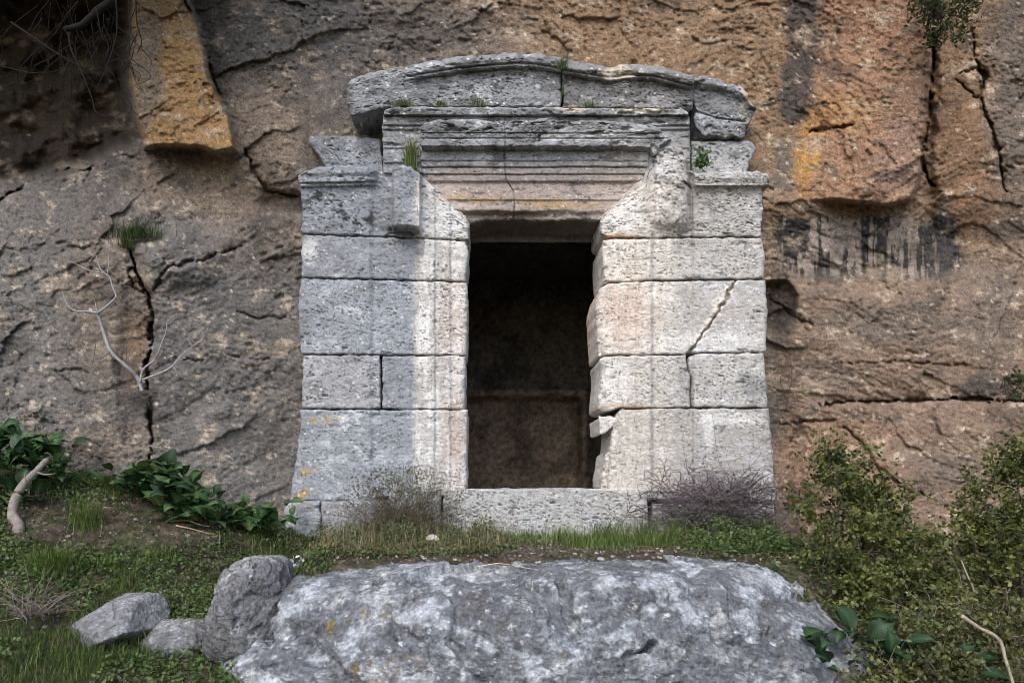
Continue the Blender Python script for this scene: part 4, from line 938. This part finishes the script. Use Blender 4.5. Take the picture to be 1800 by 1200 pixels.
shrub('low straggly yellow-green shrub in front of the other shrubs', (2.1, 2.95, -.95),
      [lob(1640, 1095, 46, 3.0), lob(1700, 1075, 44, 3.05), lob(1610, 1150, 50, 2.9), lob(1690, 1150, 60, 2.9), lob(1760, 1110, 50, 3.0), lob(1790, 1170, 60, 2.9), lob(1560, 1125, 28, 3.0), lob(1640, 1200, 60, 2.85), lob(1740, 1210, 60, 2.85), lob(1850, 1150, 70, 2.95), lob(1560, 1190, 40, 2.85), lob(1500, 1205, 34, 2.85), lob(1600, 1200, 40, 2.8)],
      13000, .021, (.042, .052, .016), (.180, .185, .062), 63, 150, (.20, .17, .13))

def twig_tangle(name, label, cat, base, n, fn, r0, cols, mat=M_BARK, leaves=None, group=None):
    b = np.asarray(base, float); T = thing(name, label, cat, tuple(b), group); mb = MB()
    for i in range(n):
        P = fn(i); tube(mb, catmull(P, 5), r0*rng.uniform(.6, 1.3), r0*.35, 3, np.asarray(cols[rng.integers(len(cols))])*rng.uniform(.7, 1.3))
    obj('twigs', mb.mesh('twigs', origin=b), mat, T)
    if leaves is not None:
        ml = MB(); leaves(ml); obj('foliage', ml.mesh('foliage', origin=b), M_LEAF, T)
    return T
# thorn bush in front of the right jamb
TB = U(1258, 935, 4.45)
def thorn(i):
    a = rng.uniform(0, 2*np.pi); s = rng.random()**.5; p = TB+np.array([rng.normal()*.19, rng.normal()*.09, -.02+rng.random()**1.3*.30])
    d = unit(np.array([math.cos(a), .5*math.sin(a)-.15, rng.uniform(-.15, .9)])); L = rng.uniform(.12, .34)
    return np.array([p, p+d*L*.35+rng.normal(size=3)*.025, p+d*L*.7+rng.normal(size=3)*.03+np.array([0, 0, .01]), p+d*L+rng.normal(size=3)*.03-np.array([0, 0, .03])])
def thorn_leaves(ml):
    P = TB+np.stack([rng.normal(size=420)*.22, -.05+rng.normal(size=420)*.09, rng.random(420)*.17-.03], 1)
    small_leaves(ml, P, .024, (.05, .08, .02), (.12, .17, .05), .6)
twig_tangle('thorn_bush', 'tangled leafless purplish thorn bush in front of the right jamb', 'bush', TB, 950, thorn, .0028, [(.13, .105, .115), (.10, .085, .095), (.20, .175, .175), (.075, .055, .055)], leaves=thorn_leaves)
# tall thin shoots rising from it across the blocks
mb = MB()
for P in ([(1190,905),(1175,860),(1168,820),(1166,790)], [(1225,900),(1215,850),(1205,800),(1197,760)], [(1290,900),(1275,850),(1262,800),(1255,745),(1250,720)], [(1270,890),(1250,840),(1240,800)], [(1230,880),(1270,845),(1320,835),(1350,820)], [(1290,810),(1330,790),(1350,770),(1362,750)], [(1357,880),(1360,830),(1354,780)], [(1280,880),(1285,840),(1278,800),(1290,770)]):
    Q = np.array([U(x, y, 4.62-.01*i) for i, (x, y) in enumerate(P)]); Q[:, 0] += rng.normal(size=len(Q))*.004
    tube(mb, catmull(Q, 5), .0022, .0009, 3, (.16, .13, .125))
obj('shoots', mb.mesh('shoots', origin=TB), M_BARK, [o for o in SC.objects if o.name == 'thorn_bush'][0])
# half-dry shrublet in front of the left jamb
HB = U(712, 930, 4.5)
def heath(i):
    a = rng.uniform(-1.3, 1.3); L = rng.uniform(.14, .42); p = HB+np.array([rng.normal()*.12, rng.normal()*.05, 0])
    d = np.array([math.sin(a), -.15+rng.normal()*.2, math.cos(a)]); 
    return np.array([p, p+d*L*.4+rng.normal(size=3)*.015, p+d*L+rng.normal(size=3)*.03])
def heath_leaves(ml):
    n = 8000; a = rng.normal(size=n)*.8; L = rng.random(n)**.7*.42; P = HB+np.stack([np.sin(a)*L+rng.normal(size=n)*.10, -.05+rng.normal(size=n)*.05, np.cos(a)*L], 1)
    P = P[fbm3(P*14, 2, 4) > -.1]
    small_leaves(ml, P, .012, (.06, .065, .03), (.15, .15, .075), .4)
twig_tangle('shrublet', 'half-dry grey-green shrublet growing in front of the left door jamb', 'bush', HB, 330, heath, .0020, [(.15, .11, .085), (.20, .16, .12), (.10, .075, .06)], leaves=heath_leaves)
# dry twig cluster on the bank
DB = ray_ground(60, 1090)
def dryt(i):
    a = rng.uniform(0, 6.28); L = rng.uniform(.06, .26); p = DB+np.array([rng.normal()*.06, rng.normal()*.06, .02]); d = np.array([math.cos(a), .6*math.sin(a), rng.uniform(.1, .9)])
    return np.array([p, p+d*L*.5+rng.normal(size=3)*.02, p+d*L+rng.normal(size=3)*.025])
twig_tangle('dry_plant', 'dead grey skeleton of a small plant lying in the grass', 'dead plant', DB, 75, dryt, .0024, [(.26, .21, .20), (.20, .16, .15)])
# silver-leaved seedling at the boulder corner
SB = U(528, 1003, 3.75)
ml = MB(); P = SB+rng.normal(size=(46, 3))*np.array([.035, .02, .03])+np.array([0, 0, .03]); small_leaves(ml, P, .030, (.30, .32, .32), (.55, .57, .58), .5)
SEED = thing('seedling', 'silver-leaved seedling in the corner between the two boulders', 'plant', tuple(SB)); obj('foliage', ml.mesh('foliage', origin=SB), M_LEAF, SEED)
mb = MB()
for i in range(5): tube(mb, np.array([[0, 0, -.03], rng.normal(size=3)*.025+np.array([0, 0, .04])]), .002, .001, 3, (.22, .22, .20))
obj('stems', mb.mesh('stems'), M_BARK, SEED)
# leafy sprig on the right capital
LB_ = U(1232, 292, D-.02); ml = MB(); n = 150
P = LB_+np.stack([rng.normal(size=n)*.032, -.03+rng.normal(size=n)*.02, np.abs(rng.normal(size=n))*.055-.01], 1); small_leaves(ml, P, .026, (.035, .085, .02), (.09, .17, .045), .5)
SPRIG = thing('sprig', 'bright green leafy sprig standing on the right capital', 'plant', tuple(LB_)); obj('foliage', ml.mesh('foliage', origin=LB_), M_LEAF, SPRIG)
mb = MB()
for i in range(10): tube(mb, np.array([[0, 0, -.012], rng.normal(size=3)*np.array([.03, .02, .01])+np.array([0, -.02, .06])]), .0015, .001, 3, (.06, .07, .03))
obj('stems', mb.mesh('stems'), M_BARK, SPRIG)

# ------------------------------------------------------------------ bare sapling on the cliff
def on_cliff(pts, off):
    a = np.array(pts, float); Y = cliffY(a[:, 0], a[:, 1]); Y = np.minimum(Y, np.median(Y)+.06)-off
    return unproj(a[:, 0], a[:, 1], Y)
SPB = on_cliff([(251, 692)], .04)[0]
T = thing('sapling', 'leafless pale grey sapling rooted in the cliff crack', 'tree', tuple(SPB))
GR = (.30, .285, .30)
def limb(name, pts, r0, r1, off, col=GR, k=6):
    P = np.array(pts, float); Yb = float(np.median(cliffY(P[:, 0], P[:, 1]))); Y = np.linspace(min(Yb, SPB[1]+.05), Yb-off, len(P)) if name == 'trunk' else np.full(len(P), Yb-off)
    Yc = cliffY(P[:, 0], P[:, 1]); Y = np.minimum(Y, Yc-.045); Y = np.minimum(Y, np.concatenate([Y[1:], Y[-1:]])+.03); Y = np.minimum(Y, np.concatenate([Y[:1], Y[:-1]])+.03)
    mb = MB(); tube(mb, catmull(unproj(P[:, 0], P[:, 1], Y), 6), r0, r1, k, col, .06)
    return obj(name, mb.mesh(name, origin=SPB), M_BARK, T if name == 'trunk' else TRUNK)
TRUNK = limb('trunk', [(252,700),(249,684),(241,663),(221,643),(195.5,619),(184,590),(171.5,550)], .016, .010, .10)
for pts, r0, r1, off in (
    ([(171.5,550),(153,547),(136,547),(122,540),(113,524.5),(110.5,512)], .008, .0035, .11),
    ([(171.5,550),(184,541.5),(201,526),(204,519),(198,504.7),(192.7,487.7),(181,478),(173,465),(170,450)], .009, .003, .11),
    ([(183,480),(158.7,476),(136,465),(120,458)], .005, .002, .11), ([(189,482),(191,462),(193,422)], .004, .002, .11), ([(192,486),(212,482),(232,477)], .003, .0016, .10),
    ([(170,547),(168,535),(166,528)], .005, .002, .11),
    ([(246,672),(252,649),(272,632),(283,606.7),(292,581),(294.7,564),(308,552)], .008, .002, .08), ([(290,588),(305,598),(312,602)], .003, .0015, .08), ([(293,572),(275,568),(268,560)], .003, .0012, .08),
    ([(248,668),(260,664),(283,655),(303,643.5),(314.5,629),(337,609.5),(354,598),(366,576)], .009, .003, .08), ([(314.5,632),(326,629)], .004, .002, .08), ([(338,608),(330,596)], .004, .002, .08), ([(304,644),(312,653.5),(326,659),(338,656)], .0035, .0015, .07),
    ([(195,618),(180,628),(167,632),(161,644)], .003, .0012, .07), ([(163,640),(168,605),(167,590),(158,570),(150,552)], .003, .0012, .07), ([(154,635),(136,595),(119,574)], .003, .001, .07), ([(221,643),(224,601),(232,590)], .003, .001, .07), ([(176,655),(200,662),(227,672)], .003, .001, .05), ([(235,656),(218,610)], .0025, .001, .06)):
    limb('branch', pts, r0, r1, off, GR if r0 > .0031 else (.13, .115, .11), 5)
mb = MB()
for i in range(90):
    a = rng.uniform(-.6, 3.7); L = rng.uniform(.05, .2); p = SPB+np.array([rng.normal()*.05, -.03, -.01+rng.normal()*.02]); d = np.array([math.cos(a), -.25, -.25*abs(math.sin(a))+.15*rng.normal()])
    tube(mb, catmull(np.array([p, p+d*L*.5+rng.normal(size=3)*.015, p+d*L+rng.normal(size=3)*.02-np.array([0, 0, .02])]), 4), .0022, .0008, 3, np.array((.12, .10, .09))*rng.uniform(.6, 1.8))
obj('roots', mb.mesh('roots', origin=SPB), M_BARK, T)

# ------------------------------------------------------------------ dead branches overhead, on the bank and by the shrubs
HBASE = U(205, -30, 4.5)
T2 = thing('hanging_branch', 'dark dead branch with drooping twigs hanging from the added overhang', 'branch', tuple(HBASE))
def hang(name, pts, r0, r1, Y0=4.5, col=(.020, .017, .016), k=5):
    P = np.array([U(x, y, Y0) for x, y in pts]); P[:, 1] += np.cumsum(rng.normal(size=len(P))*.010); mb = MB(); tube(mb, catmull(P, 6), r0, r1, k, col, .06); return obj(name, mb.mesh(name, origin=HBASE), M_BARK, T2 if name == 'bough' else BOUGH)
BOUGH = hang('bough', [(225,-60),(200,0),(175,20),(145,46),(118,55)], .030, .016)
for pts, r0 in (([(118,55),(124,85),(140,120),(155,152)], .008), ([(205,-10),(208,60),(190,120),(172,165)], .006), ([(240,-20),(242,40),(250,75),(243,97)], .006), ([(22,42),(60,68),(100,95),(140,118)], .008), ([(0,115),(60,128),(110,122)], .004), ([(190,110),(215,102),(230,112),(233,135)], .005), ([(170,15),(182,70),(205,65),(232,85)], .004), ([(140,118),(160,170),(172,200),(205,205),(222,185)], .004), ([(228,-10),(230,60),(226,150),(224,205)], .004)):
    hang('branch', pts, r0, r0*.3, 4.45)
for i in range(60):
    x = rng.uniform(60, 250); y = rng.uniform(-10, 110); L = rng.uniform(50, 150); s = rng.normal()*.4
    hang('twig', [(x, y), (x+s*L*.4+rng.normal()*6, y+L*.35), (x+s*L*.5+rng.normal()*14, y+L*.7), (x+s*L*.9+rng.normal()*22, y+L*.9)], .0036, .0014, rng.uniform(4.4, 4.7), (.024, .020, .018), 3)
mb = MB(); bp = [(82,808),(60,832),(42,850),(27,877),(22,905),(33,925),(25,946),(0,960),(-30,975)]
Yq = np.linspace(4.05, 3.75, len(bp)); P = np.array([U(x, y, yy) for (x, y), yy in zip(bp, Yq)]); b = P[6]
DEAD = thing('dead_branch', 'crooked pale dead branch leaning on the bank among the leaves', 'branch', tuple(b))
tube(mb, catmull(P, 7), .016, .040, 9, (.22, .19, .165), .05); LIMB = obj('limb', mb.mesh('limb', origin=b), M_BARK, DEAD)
for pts, r in (([(66,830),(80,834),(97,832)], .007), ([(30,925),(42,935),(52,952)], .006), ([(46,846),(44,835),(48,826)], .005)):
    mb = MB(); tube(mb, catmull(np.array([U(x, y, 3.93) for x, y in pts]), 5), r, r*.4, 5, (.20, .17, .15)); obj('twig', mb.mesh('twig', origin=b), M_BARK, LIMB)
def stick(name, label, pts, Y, r0, r1, col, cat='branch'):
    P = np.array([U(x, y, Y+dy) for x, y, dy in pts]); mb = MB(); tube(mb, catmull(P, 6), r0, r1, 6, col, .06); b = P[0]
    return tag(obj(name, mb.mesh(name, origin=b), M_BARK, loc=tuple(b)), label, cat)
stick('dead_twig', 'thick pale dead stem bending down in front of the low shrub', [(1690,1082,0),(1720,1102,0),(1755,1122,-.03),(1768,1160,-.05),(1785,1215,-.08)], 2.78, .009, .006, (.33, .27, .20))
stick('dead_twig', 'pale forked dead stem standing among the shrubs', [(1705,1075,0),(1712,1040,0),(1700,1010,0),(1690,985,.02)], 3.2, .006, .003, (.30, .26, .20))
stick('dead_twig', 'short pale dry stem poking out of the dense upright shrub', [(1592,1040,0),(1618,1056,0),(1634,1074,0)], 3.2, .004, .002, (.36, .31, .23))
stick('straw', 'thin dry straw lying along the top of the long boulder', [(835,996,.0),(880,990,0),(940,1000,0),(1000,1003,0)], 3.36, .0028, .0018, (.50, .42, .30), 'straw')
for i, (pts, lb) in enumerate((([(300,920,0),(330,918,0),(350,925,0),(375,930,0)], 'bent dry reed lying on the soil bank below the dark clump'), ([(310,928,0),(340,934,0),(368,942,0)], 'short dry reed lying on the soil bank below the bent reed'))):
    g = [ray_ground(x, y)+(0, 0, .012) for x, y, _ in pts]; mb = MB(); tube(mb, catmull(np.array(g), 5), .006, .004, 5, (.34, .26, .16)); tag(obj('dry_reed', mb.mesh('dry_reed', origin=g[0]), M_BARK, loc=tuple(g[0])), lb, 'reed')
# creeper on the cliff at the right of the tomb
CB = on_cliff([(1380, 705)], .02)[0]
T3 = thing('creeper', 'leafless thin creeper clinging to the cliff at the right pilaster', 'creeper', tuple(CB))
for pts in ([(1362,738),(1380,722),(1386,690),(1392,660),(1386,620)], [(1380,705),(1410,715),(1440,718),(1452,712)], [(1383,700),(1372,670),(1378,640)], [(1390,672),(1412,650),(1420,640)], [(1360,712),(1400,704),(1425,712)], [(1384,690),(1400,692),(1402,705)]):
    mb = MB(); tube(mb, catmull(on_cliff(pts, .03), 5), .0035, .0015, 4, (.10, .085, .08)); obj('stem', mb.mesh('stem', origin=CB), M_BARK, T3)
# leafy sprays hanging over the right crack, and the dark tuft at the right edge
def spray(name, label, lobes, n, size, ca, cb, seed):
    r = np.random.default_rng(seed); b = np.asarray(lobes[0][:3]); T = thing(name, label, 'plant', tuple(b)); mb = MB(); ml = MB()
    for l in lobes:
        c = np.asarray(l[:3])
        for i in range(6):
            e = c+r.normal(size=3)*l[3]*.7; tube(mb, catmull(np.array([b+np.array([0, .1, .12]), (b+e)/2+r.normal(size=3)*.03, e]), 4), .003, .001, 3, (.06, .05, .04))
        m = int(n*l[3]/sum(q[3] for q in lobes)); P = c+r.normal(size=(m, 3))*l[3]*.5; P = P[fbm3(P*12, 2, seed) > -.12]
        small_leaves(ml, P, size, ca, cb, .4)
    obj('stems', mb.mesh('stems', origin=b), M_BARK, T); obj('foliage', ml.mesh('foliage', origin=b), M_LEAF, T)
spray('cliff_plant', 'dark leafy plant hanging over the crack at the top of the cliff', [lob(1645, 20, 22, 4.55), lob(1620, 12, 24, 4.55), lob(1665, 45, 24, 4.55), lob(1700, 10, 26, 4.55), lob(1640, 70, 14, 4.6), lob(1690, 55, 16, 4.6), lob(1660, -20, 50, 4.6)], 1700, .026, (.022, .034, .012), (.060, .080, .025), 71)
spray('cliff_plant', 'small dark plant in the level crack of the cliff above the tall shrub', [lob(1785, 690, 14, 4.6), lob(1800, 672, 16, 4.6), lob(1790, 660, 12, 4.6)], 380, .022, (.022, .034, .012), (.060, .080, .025), 72)
